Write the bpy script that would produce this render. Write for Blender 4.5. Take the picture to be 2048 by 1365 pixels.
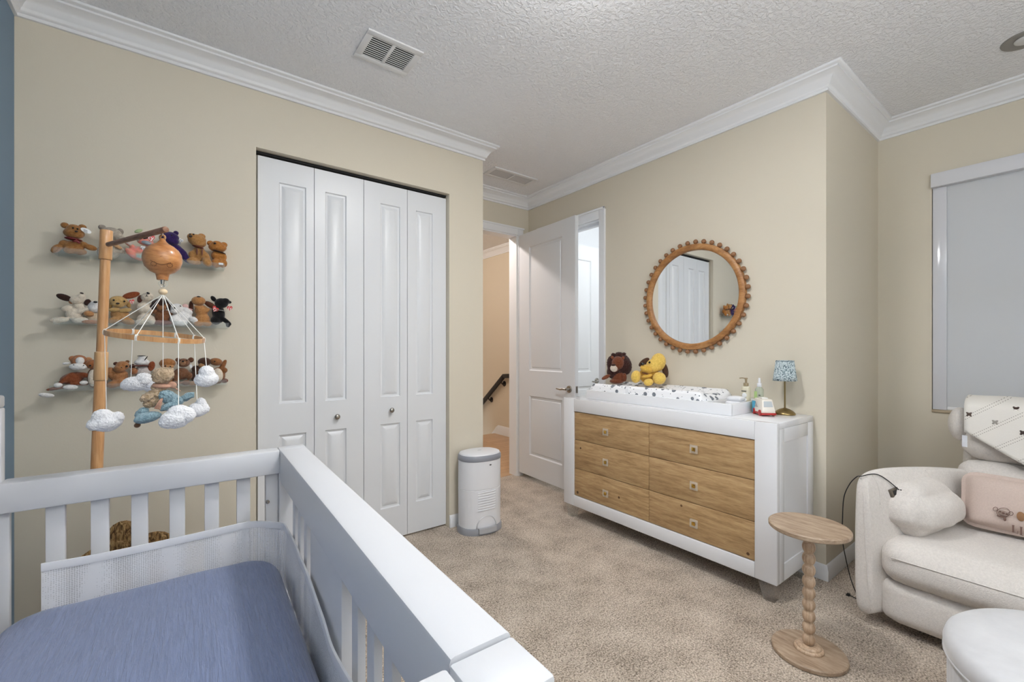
import bpy, bmesh, math, random
from mathutils import Vector, Matrix, Euler, noise
random.seed(7)
for _o in list(bpy.data.objects): bpy.data.objects.remove(_o)
SC = bpy.context.scene
COL = SC.collection
PI = math.pi
R = math.radians

# ------------------------------------------------------------------ camera
CAMH, YAW, FPX, PX0, PY0 = 1.2553, R(37.08), 874.5, 1024.0, 699.2
cd = bpy.data.cameras.new('camera'); cam = bpy.data.objects.new('camera', cd); COL.objects.link(cam)
cam.location = (0, 0, CAMH); cam.rotation_euler = (PI/2, 0, -YAW)
cd.sensor_width = 36; cd.lens = FPX/2048*36; cd.shift_y = (PY0-682.5)/2048; cd.clip_start = .02
SC.camera = cam

# ------------------------------------------------------------------ world, exposure
w = bpy.data.worlds.new('world'); SC.world = w; w.use_nodes = True
w.node_tree.nodes['Background'].inputs[0].default_value = (.80, .90, 1, 1)
w.node_tree.nodes['Background'].inputs[1].default_value = 1.5
SC.view_settings.view_transform = 'Standard'; SC.view_settings.look = 'None'
SC.view_settings.exposure = 0.05; SC.view_settings.gamma = 1; SC.view_settings.use_curve_mapping = False
try: SC.cycles.max_bounces = 12; SC.cycles.diffuse_bounces = 6; SC.cycles.transparent_max_bounces = 16
except Exception: pass

def lamp(name, kind, loc, energy, col, size=.1, rot=(0,0,0), sy=None, spread=None):
    d = bpy.data.lights.new(name, kind); d.energy = energy; d.color = col
    if kind == 'AREA':
        d.size = size
        if sy: d.shape = 'RECTANGLE'; d.size_y = sy
        if spread: d.spread = R(spread)
    else: d.shadow_soft_size = size
    o = bpy.data.objects.new(name, d); COL.objects.link(o); o.location = loc; o.rotation_euler = rot
    return o
LX, LY = 1.15, 1.12
lamp('ceiling_lamp_down', 'AREA', (LX, LY, 2.76-.093), 23, (1,.995,.985), .26).data.shape = 'DISK'
lamp('ceiling_lamp_light', 'POINT', (LX, LY, 2.76-.16), 3, (1,.995,.985), .12)
lamp('added_fill_light', 'AREA', (.45, -.85, 1.93), 66, (.98,.99,1), .30, (PI, 0, 0)).data.shape = 'DISK'  # added fill, aimed up to brighten the ceiling from behind the camera
# daylight through the window behind the camera (just outside its glass, shining in)
lamp('rear_window_daylight', 'AREA', (1.2, -1.36, 1.6), 9, (.93, .97, 1), 1.6, (PI/2, 0, 0), 1.4)
# daylight behind the roller blind
lamp('blind_window_daylight', 'AREA', (3.95, -.07, 1.6), 22, (.93, .97, 1), 1.3, (0, PI/2, 0), 1.4)

# ------------------------------------------------------------------ pixel -> point helpers (photo frame 2048x1365)
FW = Vector((math.sin(YAW), math.cos(YAW), 0)); RT = Vector((math.cos(YAW), -math.sin(YAW), 0)); UP = Vector((0, 0, 1))
ORG = Vector((0, 0, CAMH))
def ray(px, py): return FW + RT*((px-PX0)/FPX) - UP*((py-PY0)/FPX)
def at(px, py, X=None, Y=None, Z=None, t=None):
    d = ray(px, py)
    if X is not None: t = X/d.x
    elif Y is not None: t = Y/d.y
    elif Z is not None: t = (Z-CAMH)/d.z
    return ORG + d*t

# ------------------------------------------------------------------ materials
def lin(c):
    def f(v):
        v /= 255.0
        return v/12.92 if v <= .04045 else ((v+.055)/1.055)**2.4
    return (f(c[0]), f(c[1]), f(c[2]), 1)
def new_mat(name):
    m = bpy.data.materials.new(name); m.use_nodes = True
    nt = m.node_tree; return m, nt, nt.nodes['Principled BSDF']
def ramp(nt, fac, stops):
    r = nt.nodes.new('ShaderNodeValToRGB'); nt.links.new(fac, r.inputs[0])
    el = r.color_ramp.elements
    while len(el) < len(stops): el.new(.5)
    for e, (p, c) in zip(el, stops): e.position = p; e.color = c
    return r.outputs[0]
def coords(nt, scale=(1,1,1), rot=(0,0,0)):
    tc = nt.nodes.new('ShaderNodeTexCoord'); mp = nt.nodes.new('ShaderNodeMapping')
    nt.links.new(tc.outputs['Object'], mp.inputs[0]); mp.inputs['Scale'].default_value = scale; mp.inputs['Rotation'].default_value = rot
    return mp.outputs[0]
def noise_tex(nt, vec, scale, detail=3, rough=.5, dist=0):
    n = nt.nodes.new('ShaderNodeTexNoise'); nt.links.new(vec, n.inputs['Vector'])
    n.inputs['Scale'].default_value = scale; n.inputs['Detail'].default_value = detail
    n.inputs['Roughness'].default_value = rough; n.inputs['Distortion'].default_value = dist
    return n.outputs['Fac']
def add_bump(nt, b, h, strength, dist=.01):
    n = nt.nodes.new('ShaderNodeBump'); n.inputs['Strength'].default_value = strength; n.inputs['Distance'].default_value = dist
    nt.links.new(h, n.inputs['Height']); nt.links.new(n.outputs[0], b.inputs['Normal'])
def mixc(nt, fac, a, c):
    n = nt.nodes.new('ShaderNodeMix'); n.data_type = 'RGBA'
    for s, v in ((0, fac), (6, a), (7, c)):
        if hasattr(v, 'links') or hasattr(v, 'is_linked'): nt.links.new(v, n.inputs[s])
        else: n.inputs[s].default_value = v
    return n.outputs[2]
def math_n(nt, op, a, b=None):
    n = nt.nodes.new('ShaderNodeMath'); n.operation = op
    for i, v in enumerate((a, b)):
        if v is None: continue
        if isinstance(v, (int, float)): n.inputs[i].default_value = v
        else: nt.links.new(v, n.inputs[i])
    return n.outputs[0]
def spots(nt, base, lst):
    """marks with a shape of their own: (centre, radius, colour) in object space"""
    tc = nt.nodes.new('ShaderNodeTexCoord'); cur = base
    for c, r, col in lst:
        v = nt.nodes.new('ShaderNodeVectorMath'); v.operation = 'DISTANCE'
        nt.links.new(tc.outputs['Object'], v.inputs[0]); v.inputs[1].default_value = c
        f = math_n(nt, 'LESS_THAN', v.outputs['Value'], r)
        cur = mixc(nt, f, cur, lin(col))
    return cur
def mat(name, col, rough=.5, metal=0, spec=.5, bump=None, var=None, sheen=0, coat=0, stretch=(1,1,1)):
    m, nt, b = new_mat(name)
    b.inputs['Base Color'].default_value = lin(col); b.inputs['Roughness'].default_value = rough
    b.inputs['Metallic'].default_value = metal; b.inputs['Specular IOR Level'].default_value = spec
    if sheen: b.inputs['Sheen Weight'].default_value = sheen
    if coat: b.inputs['Coat Weight'].default_value = coat; b.inputs['Coat Roughness'].default_value = .06
    if bump or var: v = coords(nt, stretch)
    if var:
        sc, amt = var; f = noise_tex(nt, v, sc, 4, .6)
        lo = tuple(max(0, x-amt) for x in col); hi = tuple(min(255, x+amt) for x in col)
        nt.links.new(ramp(nt, f, [(.3, lin(lo)), (.7, lin(hi))]), b.inputs['Base Color'])
    if bump:
        sc, st, ds = bump; add_bump(nt, b, noise_tex(nt, v, sc, 3, .6), st, ds)
    return m
def wood(name, dark, mid, light, stretch, scale=9, rough=.5, coat=0, knots=()):
    m, nt, b = new_mat(name); v = coords(nt, stretch)
    f = noise_tex(nt, v, scale, 6, .6, .6); g = noise_tex(nt, v, scale*6, 3, .5)
    ff = math_n(nt, 'ADD', math_n(nt, 'MULTIPLY', f, .72), math_n(nt, 'MULTIPLY', g, .28))
    c = ramp(nt, ff, [(.34, lin(dark)), (.5, lin(mid)), (.66, lin(light))])
    if knots: c = spots(nt, c, knots)
    nt.links.new(c, b.inputs['Base Color']); b.inputs['Roughness'].default_value = rough
    if coat: b.inputs['Coat Weight'].default_value = coat; b.inputs['Coat Roughness'].default_value = .1
    add_bump(nt, b, g, .12, .002); return m
def clear(name, col=(245,248,250), amount=.2, rough=.05):
    """clear plastic or glass: see-through body with a thin reflecting skin"""
    m, nt, b = new_mat(name); out = nt.nodes['Material Output']
    tr = nt.nodes.new('ShaderNodeBsdfTransparent'); tr.inputs[0].default_value = lin(col)
    b.inputs['Base Color'].default_value = lin(col); b.inputs['Roughness'].default_value = rough
    mx = nt.nodes.new('ShaderNodeMixShader'); mx.inputs[0].default_value = amount
    nt.links.new(tr.outputs[0], mx.inputs[1]); nt.links.new(b.outputs[0], mx.inputs[2]); nt.links.new(mx.outputs[0], out.inputs[0])
    return m
def fur(name, col, amt=16, sc=90, st=.5):
    return mat(name, col, .95, 0, .15, (sc*2.2, st, .006), (sc, amt), sheen=.25)

MW = {}
MW['paint'] = mat('white_paint', (219,221,224), .35, bump=(300,.02,.001))
MW['trim'] = mat('white_trim', (230,231,233), .4)
MW['wall'] = mat('beige_wall', (212,204,187), .7, spec=.3, bump=(110,.10,.003))
MW['blue'] = mat('blue_wall', (122,144,164), .7, spec=.3, bump=(110,.10,.003))
MW['bath'] = mat('bath_wall', (226,229,233), .6)
MW['hallwall'] = mat('hall_wall', (212,200,180), .7, spec=.3, bump=(110,.10,.003))
MW['dark'] = mat('dark_gap', (30,30,30), .9)
MW['chrome'] = mat('satin_nickel', (170,165,158), .25, 1)
MW['brass'] = mat('antique_brass', (150,130,88), .3, 1)
MW['gold'] = mat('gold', (205,165,80), .25, 1)
MW['black'] = mat('black_plastic', (24,24,25), .45)
MW['blackmetal'] = mat('black_metal', (30,24,24), .4)
MW['white_gloss'] = mat('white_lacquer', (232,233,236), .16, coat=.3)
MW['crib'] = mat('crib_white', (207,208,211), .38)
MW['plastic'] = mat('white_plastic', (226,227,231), .35)
MW['greyp'] = mat('grey_plastic', (150,152,158), .4)
MW['acrylic'] = clear('acrylic', (251,253,253), .07, .05)
MW['knobglass'] = clear('acrylic_knob', (250,248,240), .25, .05)

def ceiling_mat():
    m, nt, b = new_mat('ceiling_knockdown'); b.inputs['Base Color'].default_value = lin((239,240,243)); b.inputs['Roughness'].default_value = .75
    v = coords(nt); f = noise_tex(nt, v, 55, 4, .55, .5)
    add_bump(nt, b, ramp(nt, f, [(.42, (0,0,0,1)), (.6, (1,1,1,1))]), .7, .005); return m
def carpet_mat():
    m, nt, b = new_mat('carpet'); v = coords(nt)
    f1 = noise_tex(nt, v, 150, 2, .6); f2 = noise_tex(nt, v, 6, 3, .55); f3 = noise_tex(nt, v, 60, 2, .6)
    f = math_n(nt, 'ADD', math_n(nt, 'MULTIPLY', f1, .62), math_n(nt, 'ADD', math_n(nt, 'MULTIPLY', f2, .2), math_n(nt, 'MULTIPLY', f3, .18)))
    nt.links.new(ramp(nt, f, [(.38, lin((108,94,80))), (.5, lin((184,169,152))), (.62, lin((226,212,196)))]), b.inputs['Base Color'])
    b.inputs['Roughness'].default_value = 1; b.inputs['Specular IOR Level'].default_value = .1; b.inputs['Sheen Weight'].default_value = .2
    add_bump(nt, b, math_n(nt, 'ADD', f1, math_n(nt, 'MULTIPLY', f3, .5)), .8, .012); return m
def plank_mat():
    m, nt, b = new_mat('hall_wood_floor'); v = coords(nt, (1,1,1))
    br = nt.nodes.new('ShaderNodeTexBrick'); nt.links.new(v, br.inputs['Vector'])
    br.inputs['Scale'].default_value = 1; br.inputs['Brick Width'].default_value = 1.1; br.inputs['Row Height'].default_value = .1
    br.inputs['Mortar Size'].default_value = .002
    br.inputs['Color1'].default_value = lin((196,164,130)); br.inputs['Color2'].default_value = lin((182,148,114)); br.inputs['Mortar'].default_value = lin((110,78,50))
    v2 = coords(nt, (2,24,1)); f = noise_tex(nt, v2, 3, 5, .6, .4)
    nt.links.new(mixc(nt, math_n(nt, 'MULTIPLY', f, .35), br.outputs[0], lin((156,122,90))), b.inputs['Base Color'])
    b.inputs['Roughness'].default_value = .35; return m
def crinkle_mat(name, col, sx, sy, strength=.5):
    m, nt, b = new_mat(name); v = coords(nt, (sx, sy, 1)); v2 = coords(nt)
    f = noise_tex(nt, v, 1, 4, .6, .8)
    lo = tuple(x*.95 for x in col); hi = tuple(min(255, x*1.035) for x in col)
    nt.links.new(ramp(nt, f, [(.35, lin(lo)), (.65, lin(hi))]), b.inputs['Base Color'])
    b.inputs['Roughness'].default_value = .95; b.inputs['Specular IOR Level'].default_value = .15; b.inputs['Sheen Weight'].default_value = .3
    add_bump(nt, b, f, strength, .006); return m
def planet_mat():
    m, nt, b = new_mat('planet_print'); v = coords(nt)
    cur = lin((236,237,240))
    for sc, r0, r1, off in ((20, .20, .38, 0), (44, .10, .27, 3.3)):
        mp = nt.nodes.new('ShaderNodeMapping'); nt.links.new(v, mp.inputs[0]); mp.inputs['Location'].default_value = (off, off*.7, off*.4)
        vo = nt.nodes.new('ShaderNodeTexVoronoi'); nt.links.new(mp.outputs[0], vo.inputs['Vector']); vo.inputs['Scale'].default_value = sc
        sep = nt.nodes.new('ShaderNodeSeparateColor'); nt.links.new(vo.outputs['Color'], sep.inputs[0])
        rad = math_n(nt, 'ADD', math_n(nt, 'MULTIPLY', sep.outputs[0], r1-r0), r0)
        f = math_n(nt, 'LESS_THAN', vo.outputs['Distance'], rad)
        n = noise_tex(nt, v, 60, 2)
        c = mixc(nt, n, lin((52,60,74)), lin((150,156,164)))
        cur = mixc(nt, f, cur, c)
    nt.links.new(cur, b.inputs['Base Color']); b.inputs['Roughness'].default_value = .8; return m
def floral_mat():
    m, nt, b = new_mat('floral_shade'); v = coords(nt)
    f = noise_tex(nt, v, 150, 2, .5); c = ramp(nt, f, [(.36, lin((66,84,92))), (.45, lin((150,168,174))), (.54, lin((200,210,212)))])
    nt.links.new(c, b.inputs['Base Color']); b.inputs['Roughness'].default_value = .9; return m
def weave_mat():
    m, nt, b = new_mat('seagrass'); v = coords(nt, (60,60,22), (.5,.4,0)); f = noise_tex(nt, v, 1.6, 4, .6, .6)
    nt.links.new(ramp(nt, f, [(.36, lin((84,60,34))), (.5, lin((158,122,76))), (.65, lin((196,164,112)))]), b.inputs['Base Color'])
    b.inputs['Roughness'].default_value = .9; add_bump(nt, b, f, 1, .02); return m
def tiedye_mat():
    m, nt, b = new_mat('pastel_plush'); v = coords(nt); f = noise_tex(nt, v, 22, 2, .5)
    nt.links.new(ramp(nt, f, [(.34, lin((150,178,172))), (.44, lin((206,140,120))), (.55, lin((232,138,126))), (.68, lin((182,160,150)))]), b.inputs['Base Color'])
    b.inputs['Roughness'].default_value = .95; add_bump(nt, b, noise_tex(nt, v, 300, 2), .4, .004); return m
def net_mat():
    m, nt, b = new_mat('breathable_net'); out = nt.nodes['Material Output']
    b.inputs['Base Color'].default_value = lin((226,227,230)); b.inputs['Roughness'].default_value = .9
    v = coords(nt); ch = nt.nodes.new('ShaderNodeTexVoronoi'); nt.links.new(v, ch.inputs['Vector']); ch.inputs['Scale'].default_value = 190
    ch.inputs['Randomness'].default_value = .15
    f = math_n(nt, 'ADD', math_n(nt, 'MULTIPLY', math_n(nt, 'GREATER_THAN', ch.outputs['Distance'], .40), .35), .58)
    tr = nt.nodes.new('ShaderNodeBsdfTransparent'); mx = nt.nodes.new('ShaderNodeMixShader')
    nt.links.new(f, mx.inputs[0]); nt.links.new(tr.outputs[0], mx.inputs[1]); nt.links.new(b.outputs[0], mx.inputs[2]); nt.links.new(mx.outputs[0], out.inputs[0])
    return m
MW['ceiling'] = ceiling_mat(); MW['carpet'] = carpet_mat(); MW['plank'] = plank_mat()
MW['sheet'] = crinkle_mat('blue_muslin', (119,131,163), 170, 11, 1.0)
MW['planet'] = planet_mat(); MW['floral'] = floral_mat(); MW['seagrass'] = weave_mat(); MW['tiedye'] = tiedye_mat(); MW['net'] = net_mat()
MW['boucle'] = mat('boucle_cream', (222,216,210), .95, 0, .15, (260,.5,.006), (120,7), sheen=.2)
MW['knit'] = mat('cream_knit', (232,228,218), .95, 0, .15, (220,.3,.004), (90,5), sheen=.2)
MW['velvet'] = mat('pale_velvet', (200,200,202), .8, 0, .2, (9,.12,.01), (7,9), sheen=.5)
MW['pillowpink'] = mat('dusty_pink_linen', (202,184,174), .95, 0, .15, (420,.25,.003), (200,5))
MW['beech'] = wood('beech', (170,118,70), (196,146,96), (214,168,118), (12,12,1.2), 3, .35, .3)
MW['beech_dark'] = wood('beech_music_box', (150,92,48), (188,128,76), (206,150,96), (5,5,16), 2.2, .35, .3)
MW['walnut'] = wood('walnut_arm', (112,76,54), (140,100,76), (160,120,94), (4,4,12), 3, .5)
MW['mirrorwood'] = wood('mango_wood', (132,88,48), (168,118,70), (192,146,94), (6,2,6), 4, .45)
MW['bead'] = wood('mirror_bead', (110,74,46), (140,98,64), (158,116,80), (20,20,20), 2, .5)
MW['table'] = wood('washed_oak', (132,110,90), (162,140,118), (184,164,142), (14,2.2,14), 3, .5)
MW['tablecol'] = wood('washed_oak_column', (150,124,100), (182,156,130), (204,180,156), (60,60,3), 1.5, .4, .2)
MW['cloud'] = fur('white_boucle', (234,234,236), 6, 130, .6)
MW['boucle_tan'] = fur('tan_boucle', (192,166,134), 34, 110, .9)
MW['boucle_blue'] = fur('blue_boucle', (138,166,176), 24, 120, .9)

# ------------------------------------------------------------------ mesh helpers
def nb(): return bmesh.new()
def merge(bm, tmp, M=None):
    if M is not None: bmesh.ops.transform(tmp, matrix=M, verts=tmp.verts)
    me = bpy.data.meshes.new('tmp'); tmp.to_mesh(me); tmp.free(); bm.from_mesh(me); bpy.data.meshes.remove(me)
def box(bm, x0, x1, y0, y1, z0, z1, bev=0, M=None, seg=2):
    t = nb(); bmesh.ops.create_cube(t, size=1)
    for v in t.verts: v.co = Vector(((x0+x1)/2+v.co.x*(x1-x0), (y0+y1)/2+v.co.y*(y1-y0), (z0+z1)/2+v.co.z*(z1-z0)))
    if bev: bmesh.ops.bevel(t, geom=list(t.edges), offset=bev, segments=seg, profile=.5, affect='EDGES')
    merge(bm, t, M)
def ell(bm, c, r, M3=None, seg=20):
    t = nb(); bmesh.ops.create_uvsphere(t, u_segments=seg, v_segments=max(8, seg//2+2), radius=1)
    S = Matrix.Diagonal((r[0], r[1], r[2], 1))
    merge(bm, t, Matrix.Translation(c) @ ((M3.to_4x4() if M3 is not None else Matrix.Identity(4)) @ S))
def cyl(bm, p0, p1, r0, r1=None, seg=24, bev=0):
    p0, p1 = Vector(p0), Vector(p1); r1 = r0 if r1 is None else r1; d = p1-p0
    t = nb(); bmesh.ops.create_cone(t, cap_ends=True, segments=seg, radius1=r0, radius2=r1, depth=d.length)
    if bev: bmesh.ops.bevel(t, geom=[e for e in t.edges if len(e.link_faces) == 2 and any(len(f.verts) > 4 for f in e.link_faces)], offset=bev, segments=2, profile=.5, affect='EDGES')
    merge(bm, t, Matrix.Translation((p0+p1)/2) @ d.to_track_quat('Z', 'Y').to_matrix().to_4x4())
def lathe(bm, c, prof, seg=40, fn=None, M=None):
    t = nb(); rows = []
    for r, z in prof:
        row = []
        for k in range(seg):
            a = 2*PI*k/seg; rr = r if fn is None else fn(r, z, a)
            row.append(t.verts.new((rr*math.cos(a), rr*math.sin(a), z)))
        rows.append(row)
    for a, b in zip(rows, rows[1:]):
        for k in range(seg): t.faces.new((a[k], a[(k+1) % seg], b[(k+1) % seg], b[k]))
    t.faces.new(rows[0][::-1]); t.faces.new(rows[-1])
    bmesh.ops.recalc_face_normals(t, faces=t.faces)
    merge(bm, t, Matrix.Translation(c) @ (M.to_4x4() if M is not None else Matrix.Identity(4)))
def tube(bm, pts, r, seg=8, closed=False):
    pts = [Vector(p) for p in pts]; n = len(pts); rows = []; t = nb(); prev = None
    for i, p in enumerate(pts):
        if closed: d = pts[(i+1) % n]-pts[i-1]
        else: d = pts[min(i+1, n-1)]-pts[max(i-1, 0)]
        d.normalize()
        if prev is None: x = d.orthogonal().normalized()
        else: x = (prev-d*prev.dot(d)).normalized()
        prev = x; y = d.cross(x); rr = r(i/(n-1)) if callable(r) else r
        rows.append([t.verts.new(p+(x*math.cos(2*PI*k/seg)+y*math.sin(2*PI*k/seg))*rr) for k in range(seg)])
    m = n if closed else n-1
    for i in range(m):
        a, b = rows[i], rows[(i+1) % n]
        for k in range(seg): t.faces.new((a[k], a[(k+1) % seg], b[(k+1) % seg], b[k]))
    if not closed: t.faces.new(rows[0][::-1]); t.faces.new(rows[-1])
    bmesh.ops.recalc_face_normals(t, faces=t.faces); merge(bm, t)
def curve_pts(ctrl, n=10):
    """Catmull-Rom through control points"""
    P = [Vector(p) for p in ctrl]; P = [P[0]*2-P[1]]+P+[P[-1]*2-P[-2]]; out = []
    for i in range(1, len(P)-2):
        for k in range(n):
            t = k/n; a, b, c, d = P[i-1:i+3]
            out.append(.5*((2*b)+(c-a)*t+(2*a-5*b+4*c-d)*t*t+(3*b-a-3*c+d)*t**3))
    out.append(P[-2]); return out
def prism(bm, pts, depth):
    """pts: outline of 3-D points, extruded by vector depth"""
    t = nb(); a = [t.verts.new(p) for p in pts]; b = [t.verts.new(Vector(p)+Vector(depth)) for p in pts]; n = len(pts)
    t.faces.new(a[::-1]); t.faces.new(b)
    for i in range(n): t.faces.new((a[i], a[(i+1) % n], b[(i+1) % n], b[i]))
    bmesh.ops.recalc_face_normals(t, faces=t.faces); merge(bm, t)
def sweep_wall(bm, prof, path, closed):
    """prof: (out from wall, z) run along the wall line; the room lies on the right of the path; corners are mitred"""
    P = [Vector((p[0], p[1])) for p in path]; n = len(P); t = nb(); rows = []
    for i in range(n):
        a = (P[i]-P[i-1]).normalized() if (closed or i > 0) else None
        b = (P[(i+1) % n]-P[i]).normalized() if (closed or i < n-1) else None
        a = a or b; b = b or a
        na, nb_ = Vector((a.y, -a.x)), Vector((b.y, -b.x)); s = na+nb_; off = s/(1+na.dot(nb_))
        rows.append([t.verts.new((P[i].x+off.x*o, P[i].y+off.y*o, z)) for o, z in prof])
    k = len(prof)
    for i in range(n if closed else n-1):
        a, b = rows[i], rows[(i+1) % n]
        for j in range(k): t.faces.new((a[j], a[(j+1) % k], b[(j+1) % k], b[j]))
    if not closed: t.faces.new(rows[0]); t.faces.new(rows[-1][::-1])
    bmesh.ops.recalc_face_normals(t, faces=t.faces); merge(bm, t)
def softbox(bm, x0, x1, y0, y1, z0, z1, r, bulge=(0,0,0), n=14, M=None, wob=0, seed=0, pinch=0):
    """upholstered block: rounded edges, faces bulged outward"""
    t = nb(); bmesh.ops.create_cube(t, size=2); bmesh.ops.subdivide_edges(t, edges=list(t.edges), cuts=n, use_grid_fill=True)
    c = Vector(((x0+x1)/2, (y0+y1)/2, (z0+z1)/2)); h = Vector(((x1-x0)/2, (y1-y0)/2, (z1-z0)/2)); r = min(r, min(h)*.98)
    for v in t.verts:
        u = v.co.copy(); p = Vector((u.x*h.x, u.y*h.y, u.z*h.z))
        q = Vector([max(-(h[i]-r), min(h[i]-r, p[i])) for i in range(3)]); d = p-q
        if d.length > 1e-9: p = q+d.normalized()*r
        g = [(1-u[1]**2)*(1-u[2]**2), (1-u[0]**2)*(1-u[2]**2), (1-u[0]**2)*(1-u[1]**2)]
        for i in range(3): p[i] += bulge[i]*g[i]*(1 if u[i] > 0 else -1)*abs(u[i])
        if pinch:
            k = 1-pinch*(abs(u.y)**3*abs(u.z)**3)*0
            e = max(abs(u.y), abs(u.z)); p.x *= max(.12, (1-e**5)**.5)
        if wob: p += noise.noise_vector((p+Vector((seed, 0, 0)))*9)*wob
        v.co = p+c
    merge(bm, t, M)
def loft(bm, rings, cap=True):
    t = nb(); rows = [[t.verts.new(p) for p in r] for r in rings]; k = len(rings[0])
    for a, b in zip(rows, rows[1:]):
        for j in range(k): t.faces.new((a[j], a[(j+1) % k], b[(j+1) % k], b[j]))
    if cap: t.faces.new(rows[0][::-1]); t.faces.new(rows[-1])
    bmesh.ops.recalc_face_normals(t, faces=t.faces); merge(bm, t)

# ------------------------------------------------------------------ object helpers
WM = {}
def obj(name, bm, m, parent=None, smooth=35, subsurf=0, solid=0):
    me = bpy.data.meshes.new(name); bm.to_mesh(me); bm.free()
    M = WM.get(parent.name) if parent else None
    if M is not None: me.transform(M.inverted())
    me.materials.append(m)
    if smooth is not None:
        me.shade_smooth()
        if smooth < 180: me.set_sharp_from_angle(angle=R(smooth))
    o = bpy.data.objects.new(name, me); COL.objects.link(o)
    if parent: o.parent = parent; WM[o.name] = M.copy() if M is not None else Matrix.Identity(4)
    else: WM[o.name] = Matrix.Identity(4)
    if solid: s = o.modifiers.new('solid', 'SOLIDIFY'); s.thickness = solid
    if subsurf: s = o.modifiers.new('sub', 'SUBSURF'); s.levels = s.render_levels = subsurf
    return o
def thing(name, label, cat, loc=(0,0,0), rotz=0, group=None, kind=None):
    o = bpy.data.objects.new(name, None); COL.objects.link(o); o.empty_display_size = .05
    o.location = loc; o.rotation_euler = (0, 0, rotz)
    WM[o.name] = Matrix.Translation(loc) @ Matrix.Rotation(rotz, 4, 'Z')
    tag(o, label, cat, group, kind); return o
def tag(o, label, cat=None, group=None, kind=None):
    if label: o['label'] = label
    if cat: o['category'] = cat
    if group: o['group'] = group
    if kind: o['kind'] = kind
    return o
def struct(name, bm, m, label=None, smooth=35):
    o = obj(name, bm, m, None, smooth); o['kind'] = 'structure'
    if label: o['label'] = label
    return o

# ================================================================== ROOM
XL, XD, XW, YC, YR, YB, ZC = -.5603, 2.7932, 3.7524, 2.724, .8658, 3.4235, 2.76
XE, YN = 1.788, -1.3          # end of the closet wall, wall behind the camera
b = nb(); box(b, -.66, 4.6, -1.4, 3.4835, -.1, 0); struct('floor', b, MW['carpet'], 'beige cut pile carpet')
b = nb(); box(b, .4, 3.75, 3.4835, 5.38, -.1, 0); struct('floor_hall', b, MW['plank'], 'warm wood plank floor of the hall')
b = nb(); box(b, .4, 3.75, 5.38, 7.1, -2.1, -2); struct('floor_stairwell', b, MW['plank'])
b = nb(); box(b, -.66, 4.6, -1.4, 3.4835, ZC, ZC+.1); struct('ceiling', b, MW['ceiling'], 'white textured ceiling')
b = nb(); box(b, .4, 3.95, 3.4835, 7.1, ZC, ZC+.1); struct('ceiling_hall', b, MW['ceiling'])
b = nb(); box(b, XL-.1, XL, -1.4, 2.824, 0, ZC); struct('wall_left', b, MW['blue'], 'dusty blue accent wall')
OX0, OX1, OZ = .322, 1.505, 2.352
b = nb(); box(b, XL, OX0, YC, YC+.1, 0, ZC); box(b, OX1, XE, YC, YC+.1, 0, ZC); box(b, OX0, OX1, YC, YC+.1, OZ, ZC)
struct('wall_closet', b, MW['wall'], 'beige wall around the closet')
b = nb(); box(b, XE-.1, XE, YC+.1, YB, 0, ZC); struct('wall_alcove', b, MW['wall'])
EX0, EX1, EZ = 1.83, 2.655, 2.385
b = nb(); box(b, -.66, EX0, YB, YB+.12, 0, ZC); box(b, EX1, 4.6, YB, YB+.12, 0, ZC); box(b, EX0, EX1, YB, YB+.12, EZ, ZC)
struct('wall_entry', b, MW['wall'])
BY0, BY1, BZ = 2.475, 3.21, 2.345
b = nb(); box(b, XD, XD+.12, YR+.12, BY0, 0, ZC); box(b, XD, XD+.12, BY1, YB, 0, ZC); box(b, XD, XD+.12, BY0, BY1, BZ, ZC)
struct('wall_right', b, MW['wall'], 'beige wall behind the dresser')
b = nb(); box(b, XD, 4.6, YR, YR+.12, 0, ZC); struct('wall_jog', b, MW['wall'])
WY0, WY1, WZ0, WZ1 = -.75, .600, .876, 2.347
b = nb(); box(b, XW, XW+.12, -1.4, WY0, 0, ZC); box(b, XW, XW+.12, WY1, YR, 0, ZC); box(b, XW, XW+.12, WY0, WY1, 0, WZ0); box(b, XW, XW+.12, WY0, WY1, WZ1, ZC)
struct('wall_window', b, MW['wall'], 'beige wall around the covered window')
b = nb(); box(b, XL, .5, -1.4, YN, 0, ZC); box(b, 2.0, XW, -1.4, YN, 0, ZC); box(b, .5, 2.0, -1.4, YN, 0, .9); box(b, .5, 2.0, -1.4, YN, 2.3, ZC)
struct('wall_rear', b, MW['wall'])
# bath beyond the second doorway
b = nb(); box(b, 4.5, 4.6, YR+.12, YB, 0, ZC); struct('wall_bath_far', b, MW['bath'])
b = nb(); box(b, XD+.122, 4.5, YB-.03, YB-.002, 0, ZC); struct('wall_bath', b, MW['bath'])
# hall beyond the entry
b = nb(); box(b, 3.75, 3.85, 3.5435, 7.0, -2.0, ZC); struct('wall_hall', b, MW['hallwall'], 'beige stair wall of the hall')
b = nb(); box(b, .5, 3.85, 7.0, 7.1, -2.0, ZC); struct('wall_hall_end', b, MW['hallwall'])
b = nb(); box(b, .4, .5, 3.5435, 7.1, -2.0, ZC); struct('wall_hall_side', b, MW['hallwall'])

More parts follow.
